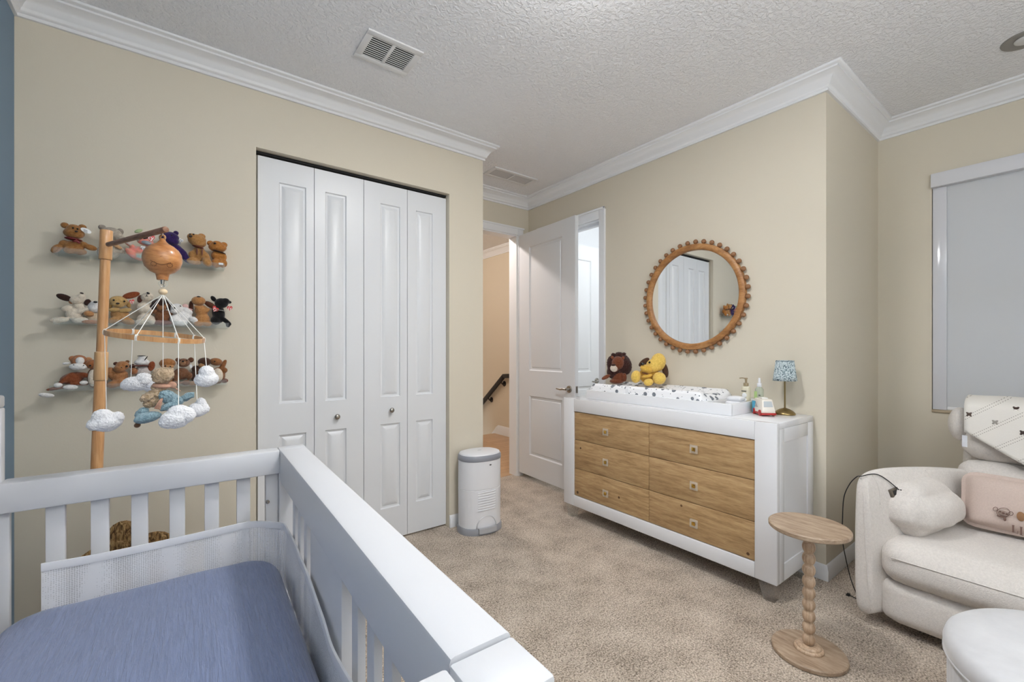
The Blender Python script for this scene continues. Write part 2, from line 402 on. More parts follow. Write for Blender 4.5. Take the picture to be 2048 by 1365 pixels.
CR = [(0,-.1035),(.012,-.1035),(.013,-.090),(.019,-.086),(.023,-.078),(.0235,-.072),(.028,-.068),(.036,-.052),(.049,-.037),(.066,-.026),(.073,-.0235),(.074,-.015),(.088,-.011),(.091,-.008),(.091,0),(0,0)]
crown = [(o, ZC+z) for o, z in CR]
b = nb(); sweep_wall(b, crown, [(XL,YN),(XL,YC),(XE,YC),(XE,YB),(XD,YB),(XD,YR),(XW,YR),(XW,YN)], True)
struct('trim_1', b, MW['trim'], 'white crown moulding', 50)
b = nb(); sweep_wall(b, crown, [(3.75,7.0),(3.75,3.5435)], False); struct('trim_2', b, MW['trim'], None, 50)
BB = [(0,0),(.014,0),(.014,.058),(.010,.066),(.009,.078),(.004,.084),(0,.084)]
def baseboard(nm, path): b = nb(); sweep_wall(b, BB, path, False); struct(nm, b, MW['trim'], None, 50)
baseboard('baseboard_closet', [(OX1,YC+.05),(OX1,YC),(XE,YC),(XE,YB),(EX0-.07,YB)][1:])
baseboard('baseboard_right', [(XD,BY0-.064),(XD,YR),(XW,YR),(XW,YN)])
baseboard('baseboard_left', [(XL,YN),(XL,YC),(OX0,YC)])
BBH = [(o*1.1, z*1.55) for o, z in BB]
b = nb(); sweep_wall(b, BBH, [(3.75,5.29),(3.75,3.5435)], False)
t0 = [(3.75,5.29,0),(3.75,5.29,.13),(3.75,5.34,.10),(3.75,5.72,-.28),(3.75,5.72,-.42)]
prism(b, t0, (-.015,0,0)); struct('baseboard_hall', b, MW['trim'])

# door casings
def casing(nm, bm_fn): b = nb(); bm_fn(b); struct(nm, b, MW['trim'])
def cas_bath(b):
    x0, x1 = XD-.016, XD+.001
    box(b, x0, x1, BY0-.063, BY0, 0, BZ+.075, .004); box(b, x0, x1, BY0, BY1, BZ, BZ+.075, .004)
    box(b, x0, x1, BY1, BY1+.063, 0, BZ+.075, .004)
    box(b, x0-.004, x0+.002, BY0-.063, BY0-.048, 0, BZ+.09, .002); box(b, x0-.004, x0+.002, BY0-.063, BY1+.063, BZ+.075, BZ+.092, .002)
    box(b, XD, XD+.12, BY0, BY0+.012, 0, BZ); box(b, XD, XD+.12, BY1-.012, BY1, 0, BZ); box(b, XD, XD+.12, BY0+.012, BY1-.012, BZ-.012, BZ)
    box(b, XD+.045, XD+.08, BY0+.012, BY0+.024, 0, BZ-.012); box(b, XD+.045, XD+.08, BY0+.012, BY1-.012, BZ-.03, BZ-.012)
casing('trim_3', cas_bath)
def cas_entry(b):
    y0, y1 = YB-.016, YB+.001
    box(b, EX1, EX1+.063, y0, y1, 0, EZ+.07, .004); box(b, EX0, EX1, y0, y1, EZ, EZ+.07, .004)
    box(b, EX0, EX1+.075, y0-.005, y0+.002, EZ+.058, EZ+.075, .002)
    box(b, EX1-.012, EX1, YB, YB+.12, 0, EZ); box(b, EX0, EX0+.012, YB, YB+.12, 0, EZ); box(b, EX0+.012, EX1-.012, YB, YB+.12, EZ-.012, EZ)
casing('trim_4', cas_entry)

# panel leaf: face grid with sunk mouldings and raised fields
RINGS = [(0,0),(.005,-.009),(.015,-.011),(.020,-.008),(.042,-.001)]
def leaf(bm, o, u, W, H, T, panels, rings=RINGS):
    """o: bottom corner of the front face, u: unit vector along the width; front normal = u x z"""
    o = Vector(o); u = Vector(u).normalized(); n = u.cross(UP); t = nb()
    P = lambda x, z, d=0: t.verts.new(o+u*x+UP*z+n*d)
    def quad(a, b_, c, d): t.faces.new((P(*a), P(*b_), P(*c), P(*d)))
    xs = sorted({0, W, *[p[0] for p in panels], *[p[1] for p in panels]}); zs = sorted({0, H, *[p[2] for p in panels], *[p[3] for p in panels]})
    for i in range(len(xs)-1):
        for j in range(len(zs)-1):
            cx_, cz = (xs[i]+xs[i+1])/2, (zs[j]+zs[j+1])/2
            if any(p[0] < cx_ < p[1] and p[2] < cz < p[3] for p in panels): continue
            quad((xs[i],zs[j]),(xs[i+1],zs[j]),(xs[i+1],zs[j+1]),(xs[i],zs[j+1]))
    for x0, x1, z0, z1 in panels:
        prev = None
        for ins, d in rings:
            r = [(x0+ins,z0+ins,d),(x1-ins,z0+ins,d),(x1-ins,z1-ins,d),(x0+ins,z1-ins,d)]
            if prev:
                for k in range(4): quad(prev[k], prev[(k+1) % 4], r[(k+1) % 4], r[k])
            prev = r
        quad(*prev)
    quad((0,0,-T),(0,H,-T),(W,H,-T),(W,0,-T)); quad((0,0),(0,H),(0,H,-T),(0,0,-T)); quad((W,0,-T),(W,H,-T),(W,H),(W,0))
    quad((0,H),(W,H),(W,H,-T),(0,H,-T)); quad((0,0,-T),(W,0,-T),(W,0),(0,0))
    bmesh.ops.remove_doubles(t, verts=t.verts, dist=1e-5); bmesh.ops.recalc_face_normals(t, faces=t.faces); merge(bm, t)

# door_1: bifold closet
d1 = thing('door_1', 'white four leaf bifold closet doors', None, (.92, YC+.06, 0), 0, None, 'structure')
LW = .2925
for i, (a, c) in enumerate(((.105,.247),(.060,.184),(.105,.240),(.060,.186))):
    x0 = .334+i*LW; b = nb()
    leaf(b, (x0+.0015, YC+.045, .012), (1,0,0), LW-.003, 2.316, .03, [(a,c,.205,.757),(a,c,.933,2.19)])
    lf = obj('leaf', b, MW['paint'], d1, 20)
    if i in (1, 2):
        k = at(674,834,Y=YC+.03) if i == 1 else at(783,821,Y=YC+.03); b = nb()
        lathe(b, (k.x, YC+.045, k.z), [(.006,0),(.006,.012),(.014,.016),(.017,.024),(.014,.031),(.006,.034)], 20, None, Matrix.Rotation(PI/2, 3, 'X'))
        obj('knob', b, MW['chrome'], lf, 60)
b = nb(); box(b, OX0+.002, OX1-.002, YC+.045, YC+.075, OZ-.014, OZ-.001); obj('track', b, MW['dark'], d1)

# door_2: entry door swung open against the right wall
HG = Vector((2.652, 3.392)); FR = Vector((2.615, 2.589)); dv = (HG-FR).normalized(); DW = (HG-FR).length
d2 = thing('door_2', 'white two panel entry door standing open', None, (HG.x, HG.y, 0), 0, None, 'structure')
uu = (-dv.x, -dv.y, 0)
b = nb(); leaf(b, (HG.x, HG.y, .05), uu, DW, 2.325, .036, [(.165,.640,.20,.765),(.165,.640,1.005,2.185)], [(0,0),(.010,-.010),(.028,-.012),(.034,-.006),(.05,-.003)])
df = obj('leaf', b, MW['paint'], d2, 20)
def lever(parent, c, n, along, m=None):
    c, n, along = Vector(c), Vector(n).normalized(), Vector(along).normalized(); b = nb()
    cyl(b, c, c+n*.010, .032, .029, 28, .002); cyl(b, c+n*.008, c+n*.045, .011, .010, 16)
    tube(b, curve_pts([c+n*.042, c+n*.05+along*.03, c+n*.05+along*.07-UP*.004, c+n*.046+along*.115], 6), lambda t: .010-.003*t, 10)
    return obj('lever_handle', b, m or MW['chrome'], parent, 60)
nn = Vector(uu).cross(UP); lp = at(1138,779,X=2.613)
foot = FR+dv*((Vector((lp.x, lp.y))-FR).dot(dv))
lever(df, (foot.x, foot.y, lp.z), nn, (dv.x, dv.y, 0))
lever(df, (foot.x-nn.x*.036, foot.y-nn.y*.036, lp.z), -nn, (dv.x, dv.y, 0))
b = nb(); ec = Vector((FR.x, FR.y, lp.z))-nn*.018-Vector((dv.x, dv.y, 0))*.0015
box(b, -.011, .011, -.0015, .0015, -.028, .028, 0, Matrix.Translation(ec) @ Matrix.Rotation(math.atan2(dv.y, dv.x)-PI/2, 4, 'Z'))
obj('latch_plate', b, MW['chrome'], df)

# door_3: bath door standing open inside the bath
d3 = thing('door_3', 'white panel bath door standing open beyond the doorway', None, (XD+.125, 3.19, 0), 0, None, 'structure')
b = nb(); leaf(b, (XD+.125, 3.19, .01), (1,0,0), .73, 2.33, .036, [(.13,.545,.19,.86),(.13,.545,1.01,2.18)], [(0,0),(.010,-.010),(.028,-.012),(.034,-.006),(.05,-.003)])
df3 = obj('leaf', b, MW['bath'], d3, 20)
lever(df3, (3.545, 3.19, .918), (0,-1,0), (-1,0,0))

# ---------------- window with roller blind
wn = thing('window_1', 'window behind the grey roller blind', None, (XW+.09, -.07, WZ0), 0, None, 'structure')
b = nb()
for y0, y1, z0, z1 in ((WY0, WY0+.05, WZ0, WZ1),(WY1-.05, WY1, WZ0, WZ1),(WY0+.05, WY1-.05, WZ0, WZ0+.05),(WY0+.05, WY1-.05, WZ1-.05, WZ1),(WY0+.05, WY1-.05, 1.58, 1.62)):
    box(b, XW+.075, XW+.115, y0, y1, z0, z1)
obj('window_frame', b, MW['trim'], wn)
b = nb(); box(b, XW+.092, XW+.097, WY0+.05, WY1-.05, WZ0+.05, WZ1-.05); obj('window_pane', b, clear('pane', (240,246,250), .12, .02), wn)
b = nb(); box(b, XW-.012, XW+.07, WY0, WY1, WZ0-.012, WZ0+.004, .003); obj('window_sill', b, mat('beige_sill', (176,160,136), .5), wn)
bl = thing('roller_blind', 'pale grey roller blind pulled down over the window', 'blind', (XW, -.07, WZ0))
m, nt, bs = new_mat('blind_fabric'); bs.inputs['Base Color'].default_value = lin((216,215,213)); bs.inputs['Roughness'].default_value = .8
v = coords(nt, (1,260,260)); add_bump(nt, bs, noise_tex(nt, v, 1, 2), .1, .001)
tl = nt.nodes.new('ShaderNodeBsdfTranslucent'); tl.inputs[0].default_value = lin((190,192,198)); mx = nt.nodes.new('ShaderNodeMixShader'); mx.inputs[0].default_value = .25
nt.links.new(bs.outputs[0], mx.inputs[1]); nt.links.new(tl.outputs[0], mx.inputs[2]); nt.links.new(mx.outputs[0], nt.nodes['Material Output'].inputs[0])
b = nb(); box(b, XW+.012, XW+.0135, WY0+.02, .538, WZ0+.026, WZ1-.06); obj('fabric', b, m, bl)
b = nb(); box(b, XW-.03, XW+.05, WY0, WY1+.001, 2.262, WZ1, .003); obj('cassette', b, mat('blind_cassette', (216,217,222), .4), bl)
b = nb(); box(b, XW-.001, XW+.04, .533, WY1-.004, WZ0+.005, 2.261, .002); obj('side_channel', b, mat('blind_channel', (214,215,221), .12, coat=.6), bl)
b = nb(); box(b, XW-.001, XW+.04, WY0, WY0+.062, WZ0+.005, 2.261, .002); obj('side_channel', b, MW['white_gloss'], bl)
b = nb(); box(b, XW+.004, XW+.022, WY0+.02, .532, WZ0+.008, WZ0+.026, .002); obj('bottom_rail', b, mat('blind_rail', (240,240,242), .3), bl)
# window behind the camera
w2 = thing('window_2', 'window behind the camera', None, (1.25, -1.35, .9), 0, None, 'structure')
b = nb()
for x0, x1, z0, z1 in ((.5,.55,.9,2.3),(1.95,2.0,.9,2.3),(.55,1.95,.9,.95),(.55,1.95,2.25,2.3),(1.23,1.27,.95,2.25)): box(b, x0, x1, -1.345, -1.305, z0, z1)
obj('window_frame', b, MW['trim'], w2)

# ================================================================== CEILING THINGS
def vent(label, x0, x1, y0, y1, slats, mt, slot, tilt=6):
    t = thing('ceiling_vent', label, 'vent', ((x0+x1)/2, (y0+y1)/2, ZC), 0, 'air vents in the ceiling')
    z1, z0 = ZC, ZC-.009; b = nb(); f = .033; xm = (x0+x1)/2
    for a, c, d, e in ((x0,x1,y0,y0+f),(x0,x1,y1-f,y1),(x0,x0+f,y0+f,y1-f),(x1-f,x1,y0+f,y1-f),(xm-.008,xm+.008,y0+f,y1-f)): box(b, a, c, d, e, z0, z1, .002)
    obj('frame', b, mt, t)
    b = nb(); box(b, x0+f, x1-f, y0+f, y1-f, ZC-.0015, ZC); obj('backing', b, MW['dark'], t)
    if slats == 0:
        for half in ((x0+f, xm-.008), (xm+.008, x1-f)): b = nb(); box(b, half[0]+.004, half[1]-.004, y0+f+.004, y1-f-.003, ZC-.007, ZC-.004); obj('louvre', b, slot, t)
        return
    n = slats; h = (y1-y0-2*f)/n
    for half in ((x0+f, xm-.008), (xm+.008, x1-f)):
        b = nb()
        for k in range(n):
            yc = y0+f+h*(k+.5); box(b, half[0], half[1], -h*.20, h*.20, -.0008, .0008, 0, Matrix.Translation((0, yc, ZC-.006)) @ Matrix.Rotation(R(tilt), 4, 'X'))
        obj('louvre', b, mt, t)
vent('white supply vent with dark slots nearer the room centre', .697, .979, 2.032, 2.265, 11, mat('vent_white', (226,226,226), .45), MW['dark'])
vent('flat white return vent near the entry door corner', 2.055, 2.515, 2.945, 3.132, 0, mat('vent_white_flat', (226,226,226), .6), mat('vent_panel', (196,196,197), .7))
t = thing('recessed_light', 'grey recessed ceiling light near the blind', 'light', (3.262, .185, ZC))
b = nb(); lathe(b, (3.262,.185,ZC), [(.045,-.002),(.05,-.004),(.086,-.006),(.088,-.002),(.088,0),(.045,0)], 36); obj('trim_ring', b, mat('nickel_ring', (150,148,145), .35, .8), t)
b = nb(); ell(b, (3.262,.185,ZC-.004), (.044,.044,.012)); obj('bulb', b, mat('off_bulb', (210,210,208), .3), t)
# flush lamp in the middle of the ceiling, just above the frame: the room's main light
t = thing('ceiling_lamp', 'round flush ceiling lamp in the middle of the room', 'lamp', (LX, LY, ZC))
b = nb(); cyl(b, (LX,LY,ZC-.03), (LX,LY,ZC), .15, .15, 48, .003); obj('canopy', b, MW['chrome'], t)
m, nt, bs = new_mat('lamp_glow'); bs.inputs['Base Color'].default_value = (.9,.9,.88,1); bs.inputs['Emission Color'].default_value = (1,.98,.95,1); bs.inputs['Emission Strength'].default_value = 6
b = nb(); lathe(b, (LX,LY,ZC), [(.14,-.03),(.138,-.05),(.12,-.072),(.08,-.085),(.01,-.09)], 40); obj('diffuser', b, m, t, 60)
t = thing('added_fill_uplighter', 'slim added fill uplighter standing unseen behind the camera', 'lamp', (0.45, -.85, 0))  # unseen lamp body, added to carry the ceiling fill light
b = nb(); lathe(b, (0.45,-.85,0), [(.14,0),(.145,.01),(.13,.02),(.02,.028),(.012,.03)], 40); obj('base', b, MW['chrome'], t, 60)
b = nb(); cyl(b, (0.45,-.85,.028), (0.45,-.85,1.84), .011, .011, 14); obj('pole', b, MW['chrome'], t, 60)
b = nb(); t_ = nb(); rws = []
for r, z in ((.02,1.835),(.10,1.85),(.16,1.88),(.185,1.92),(.186,1.925),(.181,1.921),(.155,1.885),(.09,1.856)): rws.append([t_.verts.new((0.45+r*math.cos(2*PI*k/40), -.85+r*math.sin(2*PI*k/40), z)) for k in range(40)])
for a, c in zip(rws, rws[1:]):
    for k in range(40): t_.faces.new((a[k], a[(k+1) % 40], c[(k+1) % 40], c[k]))
obj('bowl', t_, MW['chrome'], t, 60)
# hall ceiling light: throws the warm patch over the open entry door
t = thing('hall_light', 'recessed light in the hall ceiling', 'light', (1.95, 4.0, ZC))
b = nb(); lathe(b, (1.95,4.0,ZC), [(.05,-.003),(.075,-.005),(.08,0),(.05,0)], 30); obj('trim_ring', b, MW['trim'], t)
lamp('hall_bulb', 'POINT', (1.95, 4.0, ZC-.07), 44, (1,.90,.85), .03)
lamp('hall_bulb_far', 'POINT', (2.5, 5.6, ZC-.12), 12, (1,.90,.82), .05)
t = thing('bath_light', 'round white ceiling light of the bath', 'light', (3.6, 2.0, ZC))
b = nb(); cyl(b, (3.6,2.0,ZC-.05), (3.6,2.0,ZC), .13, .15, 30, .004); obj('diffuser', b, MW['plastic'], t)
lamp('bath_bulb', 'POINT', (3.6, 2.0, ZC-.16), 34, (.90,.95,1), .08)
#PART2
# ================================================================== CRIB
CA, CB = Vector((.293, 1.781, 0)), R(-1.43)       # inner far corner, turn
crib = thing('crib', 'white slatted wooden crib with a tall back against the blue wall', 'crib', CA, CB)
MC = WM['crib']; ZR = .887
def CL(x, y, z=0): return MC @ Vector((x, y, z))
def cbox(b, x0, x1, y0, y1, z0, z1, bev=.004): box(b, x0, x1, y0, y1, z0, z1, bev, MC)
LEN = 1.322; XB = -.70      # inner length, inner face of the back panel
b = nb(); prism(b, [CL(x, -LEN, z) for x, z in ((-.006,ZR-.112),(-.006,ZR-.007),(-.004,ZR-.002),(.001,ZR),(.076,ZR),(.081,ZR-.002),(.083,ZR-.007),(.083,ZR-.024),(.062,ZR-.024),(.062,ZR-.112))], CL(0,-.0005)-CL(0,-LEN))
cbox(b, -.006, .083, -.0005, .068, ZR-.0222, ZR, .003); obj('front_rail', b, MW['crib'], crib)
b = nb(); cbox(b, XB+.0045, -.0065, 0, .068, ZR-.085, ZR-.001, .005); obj('end_rail', b, MW['crib'], crib)
b = nb(); cbox(b, XB-.02, -.0125, -LEN-.09, -LEN-.004, ZR-.085, ZR-.004, .005); obj('end_rail', b, MW['crib'], crib)
for y0, y1 in ((0, .066), (-LEN-.09, -LEN-.003)):
    b = nb(); cbox(b, -.009, .083, y0, y1, 0, ZR-.0225 if y0 == 0 else ZR-.003, .005); obj('post', b, MW['crib'], crib)
b = nb(); cbox(b, -.05, -.0095, .02, .055, .2, ZR-.086, .003); obj('stile', b, MW['crib'], crib)
for yc in (.247,.344,.433):
    for sgn in (-1, 1):
        b = nb(); y = -.655+sgn*yc; cbox(b, .003, .019, y-.020, y+.020, .26, ZR-.1115, .002); obj('slat', b, MW['crib'], crib)
b = nb(); cbox(b, .000, .026, -.655-.160, -.655+.160, .26, ZR-.1115, .003); obj('centre_panel', b, MW['crib'], crib)
b = nb(); cbox(b, .0, .05, -LEN, -.0005, .19, .262); obj('bottom_rail', b, MW['crib'], crib)
for x in (-.405,-.2945,-.199,-.1065,-.012,.082,.1745):
    xl = x-.293
    b = nb(); cbox(b, xl-.0205, xl+.0205, .024, .042, .26, ZR-.084, .002); obj('slat', b, MW['crib'], crib)
    b = nb(); cbox(b, xl-.0205, xl+.0205, -LEN-.06, -LEN-.042, .26, ZR-.084, .002); obj('slat', b, MW['crib'], crib)
for y0 in (.018, -LEN-.075):
    b = nb(); cbox(b, XB, -.012, y0, y0+.03, .19, .262); obj('bottom_rail', b, MW['crib'], crib)
# tall back panel by the blue wall
b = nb(); cbox(b, XB-.06, XB-.022, -LEN-.0495, -.0005, .15, 1.09, .004); obj('back_panel', b, MW['crib'], crib)
b = nb(); cbox(b, XB-.075, XB+.004, -LEN-.09, .0685, 1.0905, 1.125, .006); obj('back_rail', b, MW['crib'], crib)
b = nb(); cbox(b, XB-.075, XB+.004, .035, .0685, 0, 1.09, .004); obj('back_post', b, MW['crib'], crib)
b = nb(); cbox(b, XB-.075, XB-.0205, -LEN-.09, -LEN-.05, 0, 1.09, .004); obj('back_post', b, MW['crib'], crib)
for p in (at(575,998,Y=1.835), at(535,1004,Y=1.80)):
    b = nb(); cyl(b, p-Vector((0,.006,0)), p, .0065, .0065, 16, .001); obj('bolt', b, MW['chrome'], crib)
b = nb(); cbox(b, XB, .005, -LEN, 0, .40, .415); obj('mattress_board', b, MW['crib'], crib)

# mattress with fitted sheet
mt = thing('crib_mattress', 'crib mattress under a crinkled blue fitted sheet', 'mattress', CL(-.35, -.66, .416), CB)
b = nb(); NX, NY = 60, 110; x0, x1, y0, y1 = XB+.020, -.024, -LEN+.02, -.026; t = nb(); rows = []
def sq(u, v, r):          # square to rounded rectangle
    hx, hy = (x1-x0)/2, (y1-y0)/2; p = Vector((u*hx, v*hy)); q = Vector((max(-(hx-r), min(hx-r, p.x)), max(-(hy-r), min(hy-r, p.y)))); d = p-q
    m_ = max(abs(d.x), abs(d.y)); 
    if d.length > 1e-9: d = d.normalized()*m_
    return q+d
for i in range(NX+1):
    row = []
    for j in range(NY+1):
        u, v = -1+2*i/NX, -1+2*j/NY
        p = sq(u, v, .10); e = max(abs(u)**14, abs(v)**26); dome = .012*(1-u*u)*(1-v*v)
        q = CL((x0+x1)/2+p.x, (y0+y1)/2+p.y, .548+dome-.05*e+.0022*noise.noise(Vector((p.x*14, p.y*4, 0)))+.004*noise.noise(Vector((p.x*4, p.y*3, 3))))
        row.append(t.verts.new(q))
    rows.append(row)
for i in range(NX):
    for j in range(NY): t.faces.new((rows[i][j], rows[i+1][j], rows[i+1][j+1], rows[i][j+1]))
rim = [rows[i][0] for i in range(NX+1)]+[rows[NX][j] for j in range(1, NY+1)]+[rows[i][NY] for i in range(NX-1, -1, -1)]+[rows[0][j] for j in range(NY-1, 0, -1)]
low = [t.verts.new((vv.co.x, vv.co.y, .417)) for vv in rim]
for k in range(len(rim)): t.faces.new((rim[k], low[k], low[(k+1) % len(rim)], rim[(k+1) % len(rim)]))
t.faces.new(low); bmesh.ops.recalc_face_normals(t, faces=t.faces); merge(b, t)
obj('fitted_sheet', b, MW['sheet'], mt, 60)

# breathable mesh liner
ln = thing('mesh_liner', 'white breathable mesh liner around the crib mattress', 'liner', CL(-.35, 0, .53), CB)
path = [(-0.313,1.768,0.656),(-0.200,1.770,0.650),(-0.050,1.771,0.650),(0.080,1.772,0.652),(0.170,1.772,0.654),(0.198,1.765,0.654),(0.222,1.750,0.654),(0.256,1.720,0.653),(0.280,1.690,0.653),(0.284,1.655,0.653),(0.283,1.600,0.654),(0.281,1.500,0.654),(0.275,1.360,0.651),(0.271,1.260,0.648),(0.265,1.150,0.640),(0.262,1.070,0.631),(0.259,0.990,0.614),(0.256,0.900,0.622),(0.254,0.820,0.632),(0.251,0.720,0.636),(0.248,0.600,0.630),(0.245,0.500,0.630)]
cp = curve_pts([Vector(p) for p in path], 5)
t = nb(); rr = []
for i, p in enumerate(cp):
    wv = .003*noise.noise(Vector((i*.35, 0, 0)))
    rr.append([t.verts.new((p.x+wv*(1-k/6), p.y-wv*(1-k/6), (.44 if p.x < .2 or p.y < 1.70 else .47)+(p.z-.022-(.44 if p.x < .2 or p.y < 1.70 else .47))*k/6)) for k in range(7)])
for a, c in zip(rr, rr[1:]):
    for k in range(6): t.faces.new((a[k], c[k], c[k+1], a[k+1]))
obj('net', t, MW['net'], ln, 180)
t = nb(); rr = []
for i, p in enumerate(cp):
    q = cp[min(i+1, len(cp)-1)]-cp[max(i-1, 0)]; nrm = Vector((-q.y, q.x, 0)).normalized()*.0025
    rr.append([p-UP*.022-nrm, p-UP*.011-nrm*1.6, p-nrm, p+nrm, p-UP*.011+nrm*1.6, p-UP*.022+nrm])
bb_ = nb(); loft(bb_, rr); obj('binding', bb_, mat('liner_binding', (222,223,227), .7), ln, 60)

# ================================================================== MOBILE
MY = 1.905
mob = thing('mobile_stand', 'wooden mobile stand clamped to the end of the crib', 'mobile stand', at(194,937,Y=MY))
top, bot = at(213,461,Y=MY), at(193.5,940,Y=MY)
def pole(py): k = (py-461)/(940-461); return top.lerp(bot, k)
b = nb(); cyl(b, pole(521), pole(705), .0130, .0133, 24); cyl(b, pole(763), pole(962), .0150, .0152, 24); obj('pole', b, MW['beech'], mob, 60)
b = nb(); cyl(b, pole(461), pole(520.5), .0162, .0164, 28, .002); obj('head', b, MW['beech'], mob, 60)
b = nb(); cyl(b, pole(705.5), pole(762.5), .0170, .0174, 28, .002); obj('sleeve', b, wood('beech_pale', (186,140,90), (206,162,112), (220,180,132), (12,12,1.2), 3, .35, .3), mob, 60)
clp = pole(962); b = nb()
box(b, clp.x-.02, clp.x+.02, 1.865, clp.y+.02, .812, .866, .006); obj('clamp', b, MW['beech'], mob)
A0, A1 = at(222,488,t=1.375), at(332,459,t=1.20)
b = nb(); cyl(b, A0-(A1-A0).normalized()*.02, A1, .0075, .0080, 20, .0015); obj('arm', b, MW['walnut'], mob, 60)
# music box: turned wooden ball with loop, spout and hook
TB = 1.235; bc = at(325,518,t=TB)
mb = thing('music_box', 'round carved wooden music box hanging from the mobile arm', 'music box', bc)
b = nb(); rb = .0455
prof = [(.004,-.060),(.013,-.060),(.0145,-.050),(.016,-.043),(.028,-.037),(.040,-.024),(.0450,-.008),(.0455,.002),(.0435,.014),(.037,.026),(.026,.036),(.014,.043),(.008,.050),(.006,.056),(.002,.058)]
lathe(b, bc, prof, 48); obj('body', b, MW['beech_dark'], mb, 60)
b = nb(); tube(b, [bc+Vector((.007*math.cos(a)*RT.x, .007*math.cos(a)*RT.y, .060+.007*math.sin(a))) for a in [2*PI*k/16 for k in range(16)]], .0028, 8, True); obj('loop', b, MW['beech'], mb, 60)
tw = -ray(325,518).normalized(); sd = RT*math.cos(R(38))+FW*math.sin(R(38))*-1; sd = UP.cross(tw).normalized()
def on_ball(dx, dz): # point on the front of the ball
    d = math.sqrt(max(1e-6, .0462**2-dx*dx-dz*dz)); return bc+sd*dx+UP*dz+tw*d
b = nb()
for k in range(7):
    a = R(205-k*11); tube(b, [on_ball(.010+.028*math.cos(a)*q*.9+.006*q, .012+.02*math.sin(a)*q*-1*-.8) for q in (.15,.4,.65,.9)], .0006, 5)
tube(b, [on_ball(x, -.010-.006*math.sin((x+.02)*90)) for x in [-.026+.004*i for i in range(12)]], .0007, 5)
for cx_ in (-.019, .016):
    for a in range(10): p = on_ball(cx_+.006*math.cos(a*.63), -.016+.006*math.sin(a*.63)); ell(b, p, (.0012,.0012,.0012), None, 6)
obj('engraving', b, mat('burnt_engraving', (104,62,32), .7), mb, 60)
b = nb(); hk = bc-UP*.060; cyl(b, hk-UP*.012, hk, .004, .005, 14); tube(b, curve_pts([hk-UP*.010, hk-UP*.016+sd*.004, hk-UP*.021, hk-UP*.018-sd*.005], 6), .0016, 8); obj('hook', b, MW['chrome'], mb, 60)
b = nb(); tube(b, [A1.lerp(A0,.05)-UP*.006, bc+UP*.066], .0016, 6); obj('cord', b, MW['knit'], mb)
# hoop with strings
hc = at(314,673,t=TB); HRX = .109
rl = sd; fw2 = tw
e1 = (rl*math.cos(R(5))-UP*math.sin(R(5))).normalized(); e2 = (-fw2*Vector((1,1,0)).length/1.414); e2 = Vector((-tw.x, -tw.y, 0)).normalized(); e2 = (e2*math.cos(R(6))+UP*math.sin(R(6))).normalized()
def hoop(a): return hc+e1*HRX*math.cos(a)+e2*HRX*math.sin(a)
mh = thing('mobile_hoop', 'thin wooden hoop hanging on white strings under the music box', 'mobile hoop', hc)
b = nb(); hn = e1.cross(e2).normalized(); rings = []
for k in range(72):
    a = 2*PI*k/72; c = hoop(a); ra = (c-hc).normalized(); rings.append([c-ra*.002-hn*.0065, c+ra*.002-hn*.0065, c+ra*.002+hn*.0065, c-ra*.002+hn*.0065])
t = nb(); vs = [[t.verts.new(p) for p in r] for r in rings]
for k in range(72):
    for j in range(4): t.faces.new((vs[k][j], vs[k][(j+1) % 4], vs[(k+1) % 72][(j+1) % 4], vs[(k+1) % 72][j]))
bmesh.ops.recalc_face_normals(t, faces=t.faces); obj('ring', t, MW['beech'], mh, 40)
bd = at(326,584,t=TB); b = nb(); ell(b, bd, (.0105,.0105,.0088), None, 24); obj('bead', b, mat('pale_wood_bead', (226,202,166), .5), mh, 60)
b = nb(); rc = at(326,568,t=TB); tube(b, [rc+sd*.0095*math.cos(a)+UP*.0095*math.sin(a) for a in [2*PI*k/20 for k in range(20)]], .0016, 8, True); obj('clear_ring', b, MW['acrylic'], mh, 60)
mstr = mat('white_string', (238,236,230), .9)
angs = [R(x) for x in (182, 121, 66, 36, 0, 295, 248)]
for a in angs:
    b = nb(); tube(b, [bd-UP*.007, hoop(a)+hn*.006*(1 if hn.z > 0 else -1)], .0011, 6); obj('string', b, mstr, mh)
    b = nb(); c = hoop(a); ra = (c-hc).normalized(); tg = hn.cross(ra).normalized()
    for q in (-.002, 0, .002): tube(b, [c+tg*q+(ra*.0035*math.cos(x)+hn*.008*math.sin(x)) for x in [2*PI*k/12 for k in range(12)]], .0009, 5, True)
    obj('knot', b, mstr, mh)

